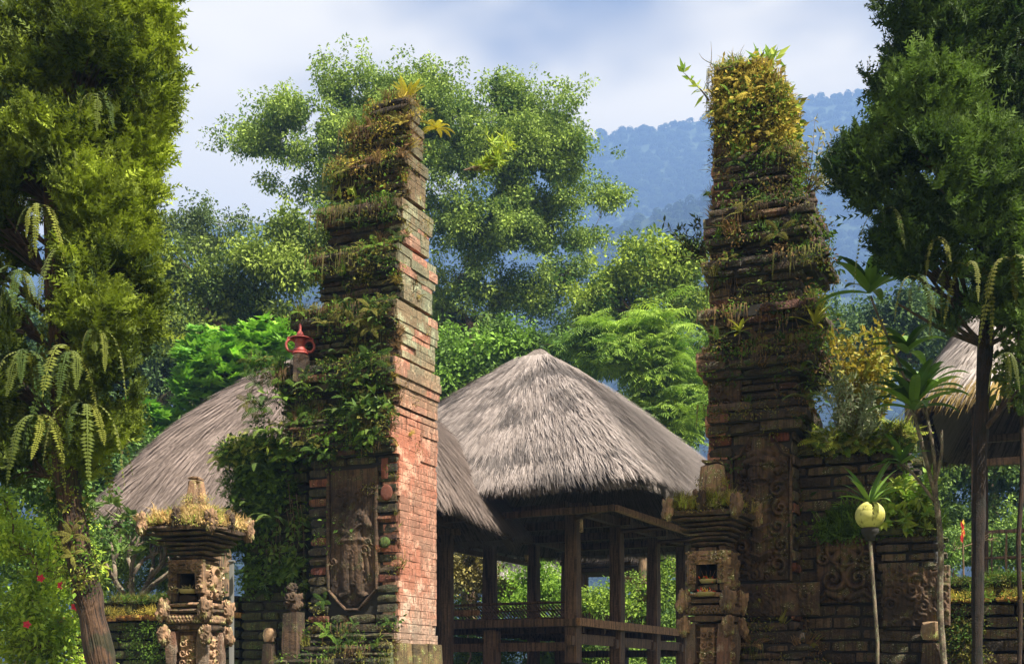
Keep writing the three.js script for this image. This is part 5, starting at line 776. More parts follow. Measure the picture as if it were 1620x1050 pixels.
function gateGrowth(side, density, label) {
  const r = rng(side === 'L' ? 71 : 72), lists = { FUZZ: [[], []], TUFT: [[], []], CREEP: [[], []], FERN: [[], []], ROOTS: [[]] }, rows = gateRows[side];
  const add = (k, p, s, c, q) => { const a = lists[k]; a[Math.floor(r() * a.length)].push({ p, q: q ?? outQ(r), s, c }); };
  rows.forEach((R, i) => {
    const next = rows[i + 1] ?? { w: 0, z1: (R.z0 + R.z1) / 2 }, ym = (R.y0 + R.y1) / 2, dn = density(ym);
    // ledge: the part of this course's top that the next leaves open
    const open = Math.max(0, R.z1 - next.z1), endw = Math.max(0, R.w - next.w);
    const nl = Math.round((R.w * 20 * (open > 0.02 ? 1 : 0.15) + endw * 40) * dn.ledge);
    for (let k = 0; k < nl; k++) { const end = r() * (R.w + endw * 4) > R.w, x = end ? next.w + r() * endw : r() * R.w, z = end ? R.z1 - r() * 0.5 : next.z1 + r() * Math.max(open, 0.03), p = gw(side, x, R.y1 - 0.01, z), kind = r(), c = dn.cols; if (kind < dn.fern) add('FERN', p, 0.55 + r() * 0.7, shade(pick(r, ...c), r)); else if (kind < dn.fern + 0.1) add('TUFT', p, 0.6 + r() * 0.8, shade(pick(r, ...c, BRN), r), quatYaw(r, 0.5)); else add('FUZZ', p, 0.6 + r() * 0.8, shade(pick(r, ...c), r)); if (r() < 0.08) add('ROOTS', gw(side, x, R.y1 - 0.01, R.z1 + 0.01), 0.6 + r() * 0.8, shade(pick(r, BRN, OLV), r), new THREE.Quaternion().setFromEuler(E3.set(0, TURN, 0))); }
    // face
    const nf = Math.round(R.w * (R.y1 - R.y0) * 70 * dn.face);
    for (let k = 0; k < nf; k++) { const x = r() * R.w, y = lerp(R.y0, R.y1, r()), g = fbm3(x * 2.2 + (side === 'L' ? 0 : 9), y * 2.2, 5, 3); if (g < dn.thr) continue; const p = gw(side, x, y, R.z1 + 0.005), kind = r(); if (kind < dn.fern * 0.6) add('FERN', p, 0.5 + r() * 0.6, shade(pick(r, ...dn.cols), r)); else if (kind < dn.creep) add('CREEP', p, 0.6 + r() * 0.6, shade(pick(r, ...dn.cols), r)); else if (kind < 0.8) add('FUZZ', p, 0.5 + r() * 0.9, shade(pick(r, ...dn.cols, OLV), r)); else if (r() < (side === 'L' ? 0.35 : 0.15)) add('ROOTS', p, 0.4 + r() * 0.5, shade(pick(r, BRN, OLV), r), new THREE.Quaternion().setFromEuler(E3.set(0, TURN, 0))); }
    // outer side
    const ns = Math.round((R.y1 - R.y0) * 2.3 * 40 * dn.face);
    for (let k = 0; k < ns; k++) { const p = gw(side, R.w + 0.005, lerp(R.y0, R.y1, r()), lerp(R.z0, R.z1, r())); add(r() < 0.3 ? 'CREEP' : 'FUZZ', p, 0.5 + r() * 0.8, shade(pick(r, ...dn.cols), r)); }
    // edge of the cut face
    const ne = Math.round((R.y1 - R.y0) * 26 * dn.edge);
    for (let k = 0; k < ne; k++) { const p = gw(side, -0.005 + r() * 0.05, lerp(R.y0, R.y1, r()), r() < 0.6 ? R.z1 - r() * 0.1 : lerp(R.z0, R.z1, r())); add(r() < 0.5 ? 'TUFT' : 'FUZZ', p, 0.5 + r() * 0.6, shade(pick(r, ...dn.edgeCols), r), quatYaw(r, 1.2)); }
  });
  const o = new THREE.Group(); o.name = numbered('gate_growth'); scene.add(o); tag(o, label, 'overgrowth', null, 'stuff');
  const G = { FUZZ, TUFT, CREEP, FERN, ROOTS }, N = { FUZZ: 'moss', TUFT: 'grass', CREEP: 'creeper', FERN: 'small_ferns', ROOTS: 'roots' };
  for (const k in lists) lists[k].forEach((l, i) => l.length && scatter(N[k], G[k][i], k === 'ROOTS' ? MAT.dry : MAT.moss, l.filter(clearOf), o));
}
gateGrowth('L', (y) => {
  const top = sstep(5.6, 6.6, y), mid = sstep(2.4, 3.0, y) * (1 - sstep(5.6, 6.4, y));
  return { ledge: 0.5 + mid * 1.3 + top * 1.4, face: 0.2 + mid * 0.8 + top * 1.2, thr: lerp(0.52, 0.47, Math.max(mid, top)), fern: 0.14, creep: 0.25, edge: 0.15 + mid * 0.6 + top * 1.6, cols: top > 0.5 ? [OLV, BRN, GOLD, GRN] : [DGR, GRN, DGR, OLV], edgeCols: y > 2.6 ? [BRN, OLV, GOLD, BRN] : [BRN, OLV] };
}, 'moss, ferns and creepers covering the left gate half');
gateGrowth('R', (y) => {
  const top = sstep(5.2, 6.3, y), mid = sstep(2.6, 3.2, y) * (1 - top);
  return { ledge: 0.3 + mid * 0.6 + top * 2.4, face: 0.14 + mid * 0.42 + top * 6, thr: lerp(0.5, 0.3, top), fern: 0.05 + top * 0.13, creep: 0.2 + top * 0.15, edge: 0.2 + mid * 0.4 + top * 3, cols: top > 0.5 ? [GOLD, YEL, OLV, GOLD, GRN, [0.46, 0.36, 0.06]] : mid > 0.5 ? [OLV, DGR, BRN, DGR, GRN] : [DGR, OLV, BRN], edgeCols: [BRN, OLV, GRN] };
}, 'golden scrub and dry roots covering the right gate half');
{ // growth over the wing walls and garden walls
  const o = new THREE.Group(); o.name = numbered('wall_growth'); scene.add(o); tag(o, 'green moss and creepers draped over the wing walls and garden walls', 'overgrowth', null, 'stuff');
  const r = rng(73), L = { FUZZ: [[], []], CREEP: [[], []], FERN: [[], []], TUFT: [[], []] }, add = (k, p, s, c, q) => { const a = L[k]; a[Math.floor(r() * 2)].push({ p, q: q ?? outQ(r), s, c }); };
  const face = (x0, x1, y0, y1, z, n, thr, cols, kinds) => { for (let i = 0; i < n; i++) { const X = lerp(x0, x1, r()), y = lerp(y0, y1, r()); if (fbm3(X * 2.3, y * 1.6, z + 4, 3) < thr) continue; add(pick(r, ...kinds), gateP(X, y, z + r() * 0.05), 0.6 + r() * 0.8, shade(pick(r, ...cols), r)); } };
  const x = (px) => gateX(px, 0.3);
  face(x(372), x(490), yy(940, 430), yy(690, 430), -0.31, 360, 0.47, [GRN, DGR, GRN], ['CREEP', 'FUZZ', 'CREEP', 'FERN']); face(x(362), x(455), yy(722, 430), yy(692, 430), -0.2, 300, 0.2, [GRN, YEL, DGR], ['FUZZ', 'CREEP', 'FERN']); face(x(366), x(448), yy(860, 430), yy(720, 430), -0.2, 260, 0.4, [GRN, DGR], ['CREEP', 'FERN', 'FUZZ']);
  face(x(425), x(630), yy(690, 530), yy(555, 530), 0.1, 250, 0.46, [GRN, DGR, OLV, DGR], ['FUZZ', 'FERN', 'CREEP']);
  face(x(470), x(620), yy(720, 530), yy(675, 530), 0.06, 120, 0.42, [GRN, DGR], ['CREEP', 'FERN', 'FUZZ']);
  face(x(1290), x(1440), yy(830, 1360), yy(690, 1360), -0.2, 300, 0.47, [DGR, OLV, GRN], ['FUZZ', 'CREEP', 'TUFT']); face(x(1292), x(1440), yy(700, 1360), yy(684, 1360), -0.3, 260, 0.1, [GRN, OLV, YEL], ['FUZZ', 'TUFT', 'FERN']); face(x(1395), x(1485), yy(840, 1430), yy(826, 1430), -0.1, 160, 0.1, [GRN, OLV], ['FUZZ', 'TUFT']);
  face(x(1300), x(1390), yy(845, 1345), yy(805, 1345), -0.2, 160, 0.3, [GRN, DGR], ['FUZZ', 'TUFT']);
  for (const [a, b, py, zz, n, cs] of [[165, 270, 944, -0.6, 150, [GRN, DGR, OLV]], [1488, 1700, 914, -0.4, 220, [DGR, OLV, GRN]], [165, 268, 966, -0.4, 60, [GOLD, OLV]], [1490, 1690, 941, -0.2, 90, [GOLD, OLV, GRN]]]) for (let i = 0; i < n; i++) { const px = lerp(a, b, r()); add(pick(r, 'FUZZ', 'TUFT', 'FUZZ'), gateP(gateX(px, 0.4), yy(py, (a + b) / 2), zz + (r() - 0.5) * 0.25), 0.4 + r() * 0.5, shade(pick(r, ...cs), r), quatYaw(r, 0.6)); }
  face(x(1490), x(1700), 0.1, yy(955, 1560), -0.2, 160, 0.5, [DGR, OLV], ['FUZZ']); face(x(165), x(300), 0.1, yy(985, 215), -0.42, 120, 0.5, [DGR, GRN], ['FUZZ']);
  const G = { FUZZ, CREEP, FERN, TUFT }, N = { FUZZ: 'moss', TUFT: 'grass', CREEP: 'creeper', FERN: 'small_ferns' }; for (const k in L) L[k].forEach((l, i) => l.length && scatter(N[k], G[k][i], MAT.moss, l.filter(clearOf), o));
}
for (const [s, label, cols, n] of [[shrineL, 'dry straw-coloured grass on the left shrine roof', [[0.55, 0.38, 0.16], [0.45, 0.30, 0.12], [0.30, 0.33, 0.07], [0.5, 0.36, 0.16]], 420], [shrineR, 'yellowish moss and grass on the right shrine roof', [YEL, GOLD, [0.4, 0.33, 0.14], OLV], 330]]) {
  const o = new THREE.Group(); o.name = numbered('roof_grass'); scene.add(o); tag(o, label, 'grass', null, 'stuff'); const r = rng(81 + n), l = [[], []], f = [], rot = new THREE.Matrix4().makeRotationY(s.turn);
  for (let i = 0; i < n; i++) { const u = (r() * 2 - 1), w = (r() * 2 - 1), m = Math.max(Math.abs(u), Math.abs(w)), p = v3(u * s.W * 1.02, m > 0.8 ? lerp(s.yr + 0.05, s.yt, 0.5) : s.yt + 0.03, w * s.W * 1.02).applyMatrix4(rot).add(s.p); (r() < 0.6 ? l[i % 2] : f).push({ p, q: quatYaw(r, 0.6), s: 0.35 + r() * 0.6, c: shade(pick(r, ...cols), r) }); }
  for (let i = 0; i < 60; i++) { const a = r() * 6.283, q = v3(Math.cos(a) * 0.14, s.yt + r() * 0.28, Math.sin(a) * 0.14).applyMatrix4(rot).add(s.p); f.push({ p: q, q: quatYaw(r, 1), s: 0.3 + r() * 0.35, c: shade(pick(r, ...cols), r) }); }
  l.forEach((q, i) => scatter('grass', TUFT[i], MAT.moss, q, o)); scatter('moss', FUZZ[0], MAT.moss, f, o);
}

{ // moss, creepers and small ferns wrapped round the leaning trunk
  const r = rng(88), tp = curvePts([[158, 1040], [140, 950], [118, 850], [104, 740], [98, 600], [92, 470]].map(([x, y]) => at(x, y, 10.55)), 40), L = [[], [], []];
  for (let i = 0; i < 260; i++) { const k = Math.floor((0.2 + 0.8 * Math.pow(r(), 0.7)) * 40), a = r() * 6.283, c = tp[k], o = v3(Math.cos(a), 0, Math.sin(a)); L[r() < 0.5 ? 0 : r() < 0.8 ? 1 : 2].push({ p: c.clone().addScaledVector(o, 0.125).add(v3(0, (r() - 0.5) * 0.1, 0)), q: quatTo(o.clone().add(v3(0, 0.4, 0)), r), s: 0.5 + r() * 0.6, c: shade(pick(r, GRN, DGR, OLV, YEL), r) }); }
  [FUZZ[0], CREEP[0], FERN[0]].forEach((g, i) => scatter(['moss', 'creeper', 'small_ferns'][i], g, MAT.moss, L[i].map((q) => ({ ...q, p: q.p.sub(cypL.position) })), cypL));
}

// single plants, each a thing with fronds or leaves of its own
function fernPlant(label, p, n, L, o = {}) {
  const r = rng(Math.round(p.x * 97 + p.y * 53) + 7), t = thing('fern', label, 'fern', p, o.turn ?? 0, o.group), c = o.c ?? [GRN, YEL], m = MAT.fern ??= {};
  for (let i = 0; i < n; i++) {
    const k = Math.floor(r() * 4), key = (o.key ?? 'a') + k; m[key] ??= new THREE.MeshPhysicalMaterial({ color: mixc(c[0], c[1], k / 3), roughness: 0.85, transmission: 0.42, thickness: 0, specularIntensity: 0.3, side: THREE.DoubleSide });
    const g = frondGeo(L * (o.wild ? 0.45 + r() * 0.9 : 0.7 + r() * 0.5), 26, L * (o.pin ?? 0.11) * (o.wild ? 0.7 + r() * 0.5 : 1), o.droop ?? 1.6, r, (o.up ?? 0.6) + (o.wild ? (r() - 0.5) * 0.8 : 0), !!o.wild), f = part('frond', g, m[key], t);
    f.rotation.set((r() - 0.5) * 0.3, o.fan !== undefined ? (r() - 0.5) * o.fan : i * 6.283 / n + r() * 0.6, (r() - 0.5) * 0.3);
  }
  return t;
}
const YG = [[0.13, 0.17, 0.02], [0.36, 0.34, 0.05]];
// hanging sword ferns on the two cypresses
[[120, 400, 10.2, 7, 0.62, 'fern with long arching fronds halfway up the left cypress trunk'], [60, 330, 10.15, 6, 0.5, 'fern high on the left cypress trunk'], [110, 560, 10.1, 7, 0.75, 'fern with long hanging fronds low on the left cypress'], [40, 560, 10.2, 6, 0.7, 'shaded fern hanging left of the left cypress trunk'], [150, 520, 10.1, 6, 0.55, 'fern arching right from the left cypress over the thatch'], [135, 640, 10.2, 6, 0.75, 'lowest fern trailing beside the leaning left trunk'], [60, 660, 10.2, 5, 0.6, 'fern drooping beside the left edge'], [150, 150, 10.2, 6, 0.5, 'yellow sunlit fern inside the left cypress crown'], [30, 430, 10.15, 5, 0.5, 'fern at the far left edge of the cypress'], [110, 240, 10.15, 5, 0.45, 'yellowing fern under the upper left crown']].forEach(([px, py, d, n, L, lab]) => fernPlant(lab, at(px, py, d), n + 3, L, { wild: 1, c: [[0.06, 0.10, 0.016], [0.21, 0.23, 0.03]], key: 'y', droop: 1.8, up: 0.35, pin: 0.095, group: 'ferns growing on the left cypress' }));
[[1405, 330, 10.8, 2, 0.7, 'long fern hanging below the left side of the right cypress'], [1450, 440, 10.8, 3, 0.5, 'fern drooping near the strap-leaved plant'], [1530, 420, 10.8, 3, 0.7, 'large yellow-green fern hanging from the right cypress'], [1600, 410, 10.8, 4, 0.8, 'fern hanging at the right edge'], [1590, 560, 10.8, 4, 0.5, 'lower fern at the right edge before the thatch'], [1480, 380, 10.8, 5, 0.6, 'shaded fern in the middle of the right cypress']].forEach(([px, py, d, n, L, lab]) => fernPlant(lab, at(px, py, d), n + 1, L, { wild: 1, c: [[0.05, 0.075, 0.015], [0.16, 0.165, 0.03]], key: 'o', droop: 2.0, up: 0.3, pin: 0.065, group: 'ferns hanging from the right cypress' }));
// ferns on the gate and its walls
[[440, 690, 0.2, 7, 0.5, 'arching fern on the left wing wall against the thatch'], [428, 640, 0.15, 5, 0.45, 'fern reaching left from the left cornice'], [535, 560, 0.06, 6, 0.3, 'fern on the left gate cornice right of the red finial'], [560, 480, 0.0, 6, 0.34, 'fern on the second ledge of the left gate'], [600, 510, 0.05, 6, 0.34, 'fern near the cut edge of the left gate'], [500, 620, 0.15, 6, 0.36, 'fern hanging under the left cornice'], [545, 655, 0.15, 6, 0.34, 'light green fern in the middle of the left cornice'], [590, 690, 0.1, 5, 0.3, 'fern above the guardian panel'], [470, 700, 0.1, 6, 0.36, 'fern at the inner end of the left wing wall'], [405, 740, 0.0, 6, 0.4, 'fern hanging over the left wing wall'], [430, 820, 0.0, 6, 0.36, 'fern low on the left wing wall'], [390, 800, 0.0, 5, 0.3, 'small fern beside the left shrine roof']].forEach(([px, py, z, n, L, lab]) => fernPlant(lab, gateP(gateX(px), yy(py, px), z), n, L, { c: [[0.05, 0.10, 0.015], [0.17, 0.25, 0.035]], key: 'g', droop: 1.9, up: 0.5, turn: TURN, group: 'ferns growing on the left gate half and wing wall' }));
[[1190, 585, 0.1, 5, 0.34, 'left fern of the row under the right cornice'], [1235, 580, 0.1, 5, 0.34, 'middle fern of the row under the right cornice'], [1270, 590, 0.1, 5, 0.34, 'right fern of the row under the right cornice'], [1280, 630, 0.05, 6, 0.36, 'bright fern right of the mask panel'], [1205, 450, 0.0, 4, 0.2, 'tiny fern in the middle of the upper right gate'], [1140, 540, 0.1, 5, 0.4, 'fern at the split edge of the right cornice'], [1300, 610, 0.0, 5, 0.3, 'fern beside the pale shrub'], [1160, 240, -0.2, 5, 0.3, 'yellowish fern high on the right gate']].forEach(([px, py, z, n, L, lab]) => fernPlant(lab, gateP(gateX(px), yy(py, px), z), n, L, { c: [[0.07, 0.13, 0.02], [0.26, 0.32, 0.05]], key: 'r', droop: 1.5, up: 0.5, turn: TURN, group: 'ferns growing on the right gate half' }));
// yellow ferns at the top of the left gate half
[[645, 152, -0.7, 14, 0.30, 'yellow upright fern crowning the top of the left gate half', 1.6, 0.9], [605, 208, -0.45, 10, 0.34, 'drooping golden fern below the top of the left gate half', 0.3, 2.6], [690, 205, -0.9, 9, 0.28, 'bright yellow fern beside the top of the cut face', 0.5, 1.6], [640, 225, -0.5, 7, 0.24, 'small yellow fern near the top edge of the left gate half', 0.5, 1.8], [560, 245, -0.3, 6, 0.24, 'golden fern on the shoulder of the left gate half', 0.6, 2]].forEach(([px, py, z, n, L, lab, up, dr]) => fernPlant(lab, gateP(gateX(px, -z), gateY(py, 0, -z), z), n, L, { c: [[0.42, 0.34, 0.02], [0.66, 0.56, 0.03]], key: 'Y', droop: dr, up, pin: 0.14, group: 'yellow ferns on top of the left gate half' }));
// strap-leaved plants
function strapPlant(label, p, stem, heads, o = {}) {       // stem: list of point lists (relative), heads: [point, leaves, length, width]
  const r = rng(Math.round(p.x * 131 + p.y * 71)), t = thing(o.name ?? 'strap_leaf_plant', label, 'plant', p);
  stem.forEach(([pts, r0, r1]) => { const c = curvePts(pts, 14); part('stem', tubeGeo(c, c.map((_, i) => lerp(r0, r1, i / 14) * (1 + 0.08 * (i % 2))), 8, 0.25), MAT.barkPale, t); });
  MAT.strap ??= [0, 1, 2].map((k) => new THREE.MeshPhysicalMaterial({ color: mixc([0.055, 0.12, 0.018], [0.15, 0.26, 0.035], k / 2), roughness: 0.5, transmission: 0.28, thickness: 0, specularIntensity: 0.6, side: THREE.DoubleSide }));
  for (const [c, n, L, W, rise = 0.9] of heads) for (let i = 0; i < n; i++) { const gb = new GB(), a = i * 2.4 + r(), e = rise * (0.15 + 1.5 * (1 - i / n)), d = v3(Math.cos(a), e, Math.sin(a)); strap(gb, c.clone().add(v3(0, (1 - i / n) * 0.06, 0)), d, v3(0, 1, 0.001), L * (0.75 + r() * 0.4), W, o.bend ?? (0.9 + r() * 0.5), 7); part('leaf', gb.build(), (o.mats ?? MAT.strap)[i % 3], t); }
  return t;
}
const yel3 = [0, 1, 2].map((k) => new THREE.MeshPhysicalMaterial({ color: mixc([0.30, 0.33, 0.03], [0.5, 0.47, 0.06], k / 2), roughness: 0.7, transmission: 0.45, thickness: 0, specularIntensity: 0.4, side: THREE.DoubleSide }));
{ // tall dracaena on thin pale stems at the right
  const d = 12.2, b = foot(1497, d), L = (px, py, dd = 0) => at(px, py, d + dd).sub(b);
  strapPlant('tall strap-leaved dracaena on thin pale stems before the right wing wall', b, [
    [[v3(0, -0.2, 0), L(1494, 1050), L(1488, 960), L(1489, 860), L(1482, 790)], 0.032, 0.026], [[L(1482, 790), L(1470, 745), L(1456, 690), L(1446, 655)], 0.022, 0.015], [[L(1482, 790), L(1478, 720), L(1468, 660), L(1462, 630, 0.1)], 0.019, 0.014], [[L(1478, 770), L(1490, 720), L(1490, 680)], 0.02, 0.014], [[L(1484, 800), L(1450, 755), L(1430, 735, -0.1)], 0.016, 0.012], [[L(1446, 655), L(1432, 600), L(1408, 540), L(1386, 490), L(1378, 468)], 0.014, 0.011]],
    [[L(1446, 650), 20, 0.55, 0.105, 1.0], [L(1462, 625, 0.1), 15, 0.52, 0.10, 0.8], [L(1376, 465), 18, 0.58, 0.11, 1.1], [L(1436, 560, 0.1), 12, 0.46, 0.1, 0.7], [L(1428, 735, -0.1), 10, 0.34, 0.07, 0.8]]);
}
strapPlant('yellow grassy rosette on the right edge of the right gate half', gateP(gateX(1290, 0.05), yy(515, 1290), -0.02), [], [[v3(0, 0, 0), 26, 0.34, 0.03, 1.3]], { mats: yel3, bend: 0.9 });
strapPlant('small star-shaped yellow plant on the right cornice', gateP(gateX(1175), yy(535, 1175), 0.14), [[[v3(0, -0.1, 0), v3(0, 0, 0.03)], 0.01, 0.008]], [[v3(0, 0, 0.03), 8, 0.17, 0.045, 0.7]], { mats: yel3, bend: 0.5 });
// leafy sprigs at the top of the right gate half, dark twiggy shrub at its left, pale ones at its right
function sprig(label, p, stems, leafL, leafW, mats, name = 'shrub') {
  const r = rng(Math.round(p.x * 211 + p.y * 17)), t = thing(name, label, 'shrub', p);
  const gbs = mats.map(() => new GB());
  for (const [pts, rad0, every] of stems) { const c = curvePts(pts, 16); part('stem', tubeGeo(c, c.map((_, i) => rad0 * (1 - i * 0.05)), 5, 0.2), MAT.barkGrey, t); c.forEach((q, i) => { if (i < 4 || i % every) return; const d = c[i].clone().sub(c[i - 1]).normalize(); for (let k = 0; k < (i === 16 ? 6 : 2); k++) leafAt(gbs[Math.floor(r() * gbs.length)], q, d.clone().multiplyScalar(0.5).add(dirRand(r, 0.1)).normalize(), dirRand(r, 1), leafL * (0.7 + r() * 0.5), leafW * (0.8 + r() * 0.4)); }); }
  gbs.forEach((gb, i) => gb.p.length && part('leaves', gb.build(), mats[i], t));
  return t;
}
const lm = (c, tr = 0.45) => new THREE.MeshPhysicalMaterial({ color: col(...c), roughness: 0.75, transmission: tr, thickness: 0, specularIntensity: 0.4, side: THREE.DoubleSide });
const LM = { lime: [lm([0.22, 0.36, 0.04]), lm([0.34, 0.42, 0.05])], dark: [lm([0.025, 0.05, 0.02], 0.2), lm([0.05, 0.08, 0.025], 0.2)], pale: [lm([0.34, 0.30, 0.13]), lm([0.26, 0.28, 0.10])], gold: [lm([0.45, 0.36, 0.05]), lm([0.30, 0.32, 0.05])], green: [lm([0.09, 0.17, 0.03]), lm([0.17, 0.26, 0.04])], white: [lm([0.20, 0.26, 0.12]), lm([0.34, 0.37, 0.22])] };
{
  const gp = (px, py, z) => gateP(gateX(px, -z), gateY(py, RGX, -z), z), rel = (b, px, py, z) => gp(px, py, z).sub(b);
  let b = gp(1122, 155, -0.6); sprig('leafy sprig leaning left from the top of the right gate half', b, [[[v3(0, 0, 0), rel(b, 1112, 140, -0.5), rel(b, 1096, 120, -0.5), rel(b, 1082, 103, -0.5)], 0.012, 4], [[v3(0, 0, 0), rel(b, 1108, 135, -0.4), rel(b, 1100, 128, -0.4)], 0.008, 3]], 0.16, 0.045, LM.lime);
  b = gp(1208, 125, -0.7); sprig('bright leafy sprig at the top right corner of the right gate half', b, [[[v3(0, 0, 0), rel(b, 1210, 115, -0.6), rel(b, 1216, 102, -0.6)], 0.012, 3], [[v3(0, 0, 0), rel(b, 1204, 112, -0.5), rel(b, 1200, 104, -0.5)], 0.009, 3], [[v3(0, 0, 0), rel(b, 1222, 118, -0.5), rel(b, 1230, 108, -0.5)], 0.009, 3]], 0.2, 0.06, LM.lime);
  b = gp(1118, 405, -0.4); const st = []; const r = rng(7); for (let i = 0; i < 16; i++) { const px = 1050 + r() * 66, py = 335 + r() * 70; st.push([[v3(0, 0, 0), rel(b, lerp(1118, px, 0.5), lerp(405, py, 0.35), -0.35), rel(b, px, py, -0.35 + (r() - 0.5) * 0.4)], 0.007, 2]); } sprig('dark twiggy shrub growing out of the left side of the right gate half', b, st, 0.085, 0.024, LM.dark);
  b = gp(1275, 330, -0.4); const s2 = []; for (let i = 0; i < 12; i++) { const px = 1270 + r() * 55, py = 200 + r() * 120; s2.push([[v3(0, 0, 0), rel(b, lerp(1278, px, 0.6), lerp(330, py, 0.5), -0.4), rel(b, px, py, -0.4 + (r() - 0.5) * 0.5)], 0.007, 2]); } sprig('pale wispy shrub on the right shoulder of the right gate half', b, s2, 0.085, 0.026, LM.pale);
  b = gp(1125, 100, -0.6); sprig('bare twigs standing on top of the right gate half', b, [[[v3(0, 0, 0), rel(b, 1126, 80, -0.6), rel(b, 1125, 62, -0.6)], 0.005, 99], [[v3(0.05, 0, 0), rel(b, 1112, 86, -0.6), rel(b, 1106, 76, -0.6)], 0.005, 99], [[v3(0.4, 0, 0), rel(b, 1172, 90, -0.6), rel(b, 1178, 78, -0.6)], 0.005, 99]], 0.02, 0.01, LM.pale, 'bare_twigs');
  // bush attached to the back of the left half, and vines on its front
  b = gateP(0.05, gateY(245, 0, 1.2), -1.75); const s3 = []; for (let i = 0; i < 16; i++) s3.push([[v3(0, 0, 0), v3(0.25 + r() * 0.2, 0.12 + r() * 0.12, -0.2), v3(0.2 + r() * 0.45, 0.12 + r() * 0.36, -0.3 + r() * 0.5)], 0.008, 2]); sprig('yellow green bush sprouting from behind the top of the left gate half', b, s3, 0.14, 0.035, [lm([0.42, 0.5, 0.04]), lm([0.3, 0.42, 0.04])]);
  const lp = (px, py, z) => gateP(gateX(px, -z), gateY(py, 0, -z), z), rl = (b2, px, py, z) => lp(px, py, z).sub(b2);
  b = lp(548, 245, -0.3); sprig('lime heart-leaved vine trailing down the upper left gate half', b, [[[v3(0, 0, 0), rl(b, 545, 270, -0.25), rl(b, 538, 300, -0.2), rl(b, 530, 325, -0.15)], 0.006, 2], [[v3(0, 0, 0), rl(b, 560, 290, -0.2), rl(b, 556, 340, -0.15)], 0.006, 3]], 0.17, 0.11, [lm([0.3, 0.40, 0.03]), lm([0.42, 0.5, 0.04])], 'vine');
  b = lp(545, 330, -0.2); sprig('thin twig with yellow leaves jutting left from the left gate half', b, [[[v3(0, 0, 0), rl(b, 520, 326, -0.1), rl(b, 496, 322, -0.1)], 0.008, 6]], 0.13, 0.05, [lm([0.45, 0.42, 0.03])], 'twig');
  b = lp(425, 640, 0.1); sprig('yellow leaved vine hanging off the left end of the left cornice', b, [[[v3(0, 0.3, 0), rl(b, 420, 600, 0.15), rl(b, 426, 660, 0.15)], 0.006, 3], [[v3(0, 0, 0), rl(b, 428, 670, 0.15), rl(b, 422, 690, 0.2)], 0.006, 3]], 0.13, 0.05, LM.lime, 'vine');
  b = lp(585, 640, 0.1); const s6 = []; for (let i = 0; i < 8; i++) s6.push([[v3(0, 0, 0), v3((r() - 0.5) * 0.3, 0.05, 0.1), v3((r() - 0.5) * 0.6, (r() - 0.5) * 0.3, 0.14)], 0.005, 2]); sprig('green leafy vine in the middle of the left cornice', b, s6, 0.12, 0.055, LM.green, 'vine');
  b = lp(445, 900, -0.25); const s7 = []; for (let i = 0; i < 9; i++) { const px = 410 + r() * 70; s7.push([[rl(b, px, 740 + r() * 60, -0.15), rl(b, px + 5, 830, -0.18), rl(b, px + (r() - 0.5) * 14, 840 + r() * 80, -0.18)], 0.005, 2]); } sprig('hanging green creeper down the face of the left wing wall', b, s7, 0.11, 0.05, LM.green, 'vine');
  // shrubs on the right wing wall
  b = gateP(gateX(1365, 0.5), yy(690, 1365), -0.7); const s4 = []; for (let i = 0; i < 70; i++) { const px = 1310 + r() * 110, py = 495 + r() * 110; s4.push([[v3(0, 0, 0), gateP(gateX(lerp(1365, px, 0.6), 0.5), yy(lerp(690, py, 0.6), 1365), -0.7).sub(b), gateP(gateX(px, 0.5), yy(py, px), -0.9 + r() * 0.7).sub(b)], 0.008, 1]); } sprig('golden sunlit shrub on top of the right wing wall', b, s4, 0.1, 0.04, LM.gold);
  b = gateP(gateX(1345, 0.3), yy(700, 1345), -0.35); const s5 = []; for (let i = 0; i < 60; i++) { const px = 1300 + r() * 100, py = 585 + r() * 100; s5.push([[v3(0, 0, 0), gateP(gateX(lerp(1345, px, 0.6), 0.2), yy(lerp(700, py, 0.6), 1345), -0.2).sub(b), gateP(gateX(px, 0.1), yy(py, px), -0.3 + r() * 0.6).sub(b)], 0.006, 1]); } sprig('grey green fine-leaved shrub hanging over the right wing wall', b, s5, 0.085, 0.02, LM.white);
  b = gateP(gateX(1440, 0.2), yy(840, 1440), -0.3); const s8 = []; for (let i = 0; i < 34; i++) { const px = 1395 + r() * 90, py = 750 + r() * 90; s8.push([[v3(0, 0, 0), gateP(gateX(lerp(1440, px, 0.6), 0.1), yy(lerp(840, py, 0.6), 1440), -0.15).sub(b), gateP(gateX(px, 0), yy(py, px), -0.3 + r() * 0.5).sub(b)], 0.006, 1]); } sprig('bright leafy shrub on the low pier behind the dracaena', b, s8, 0.12, 0.06, LM.lime);
}

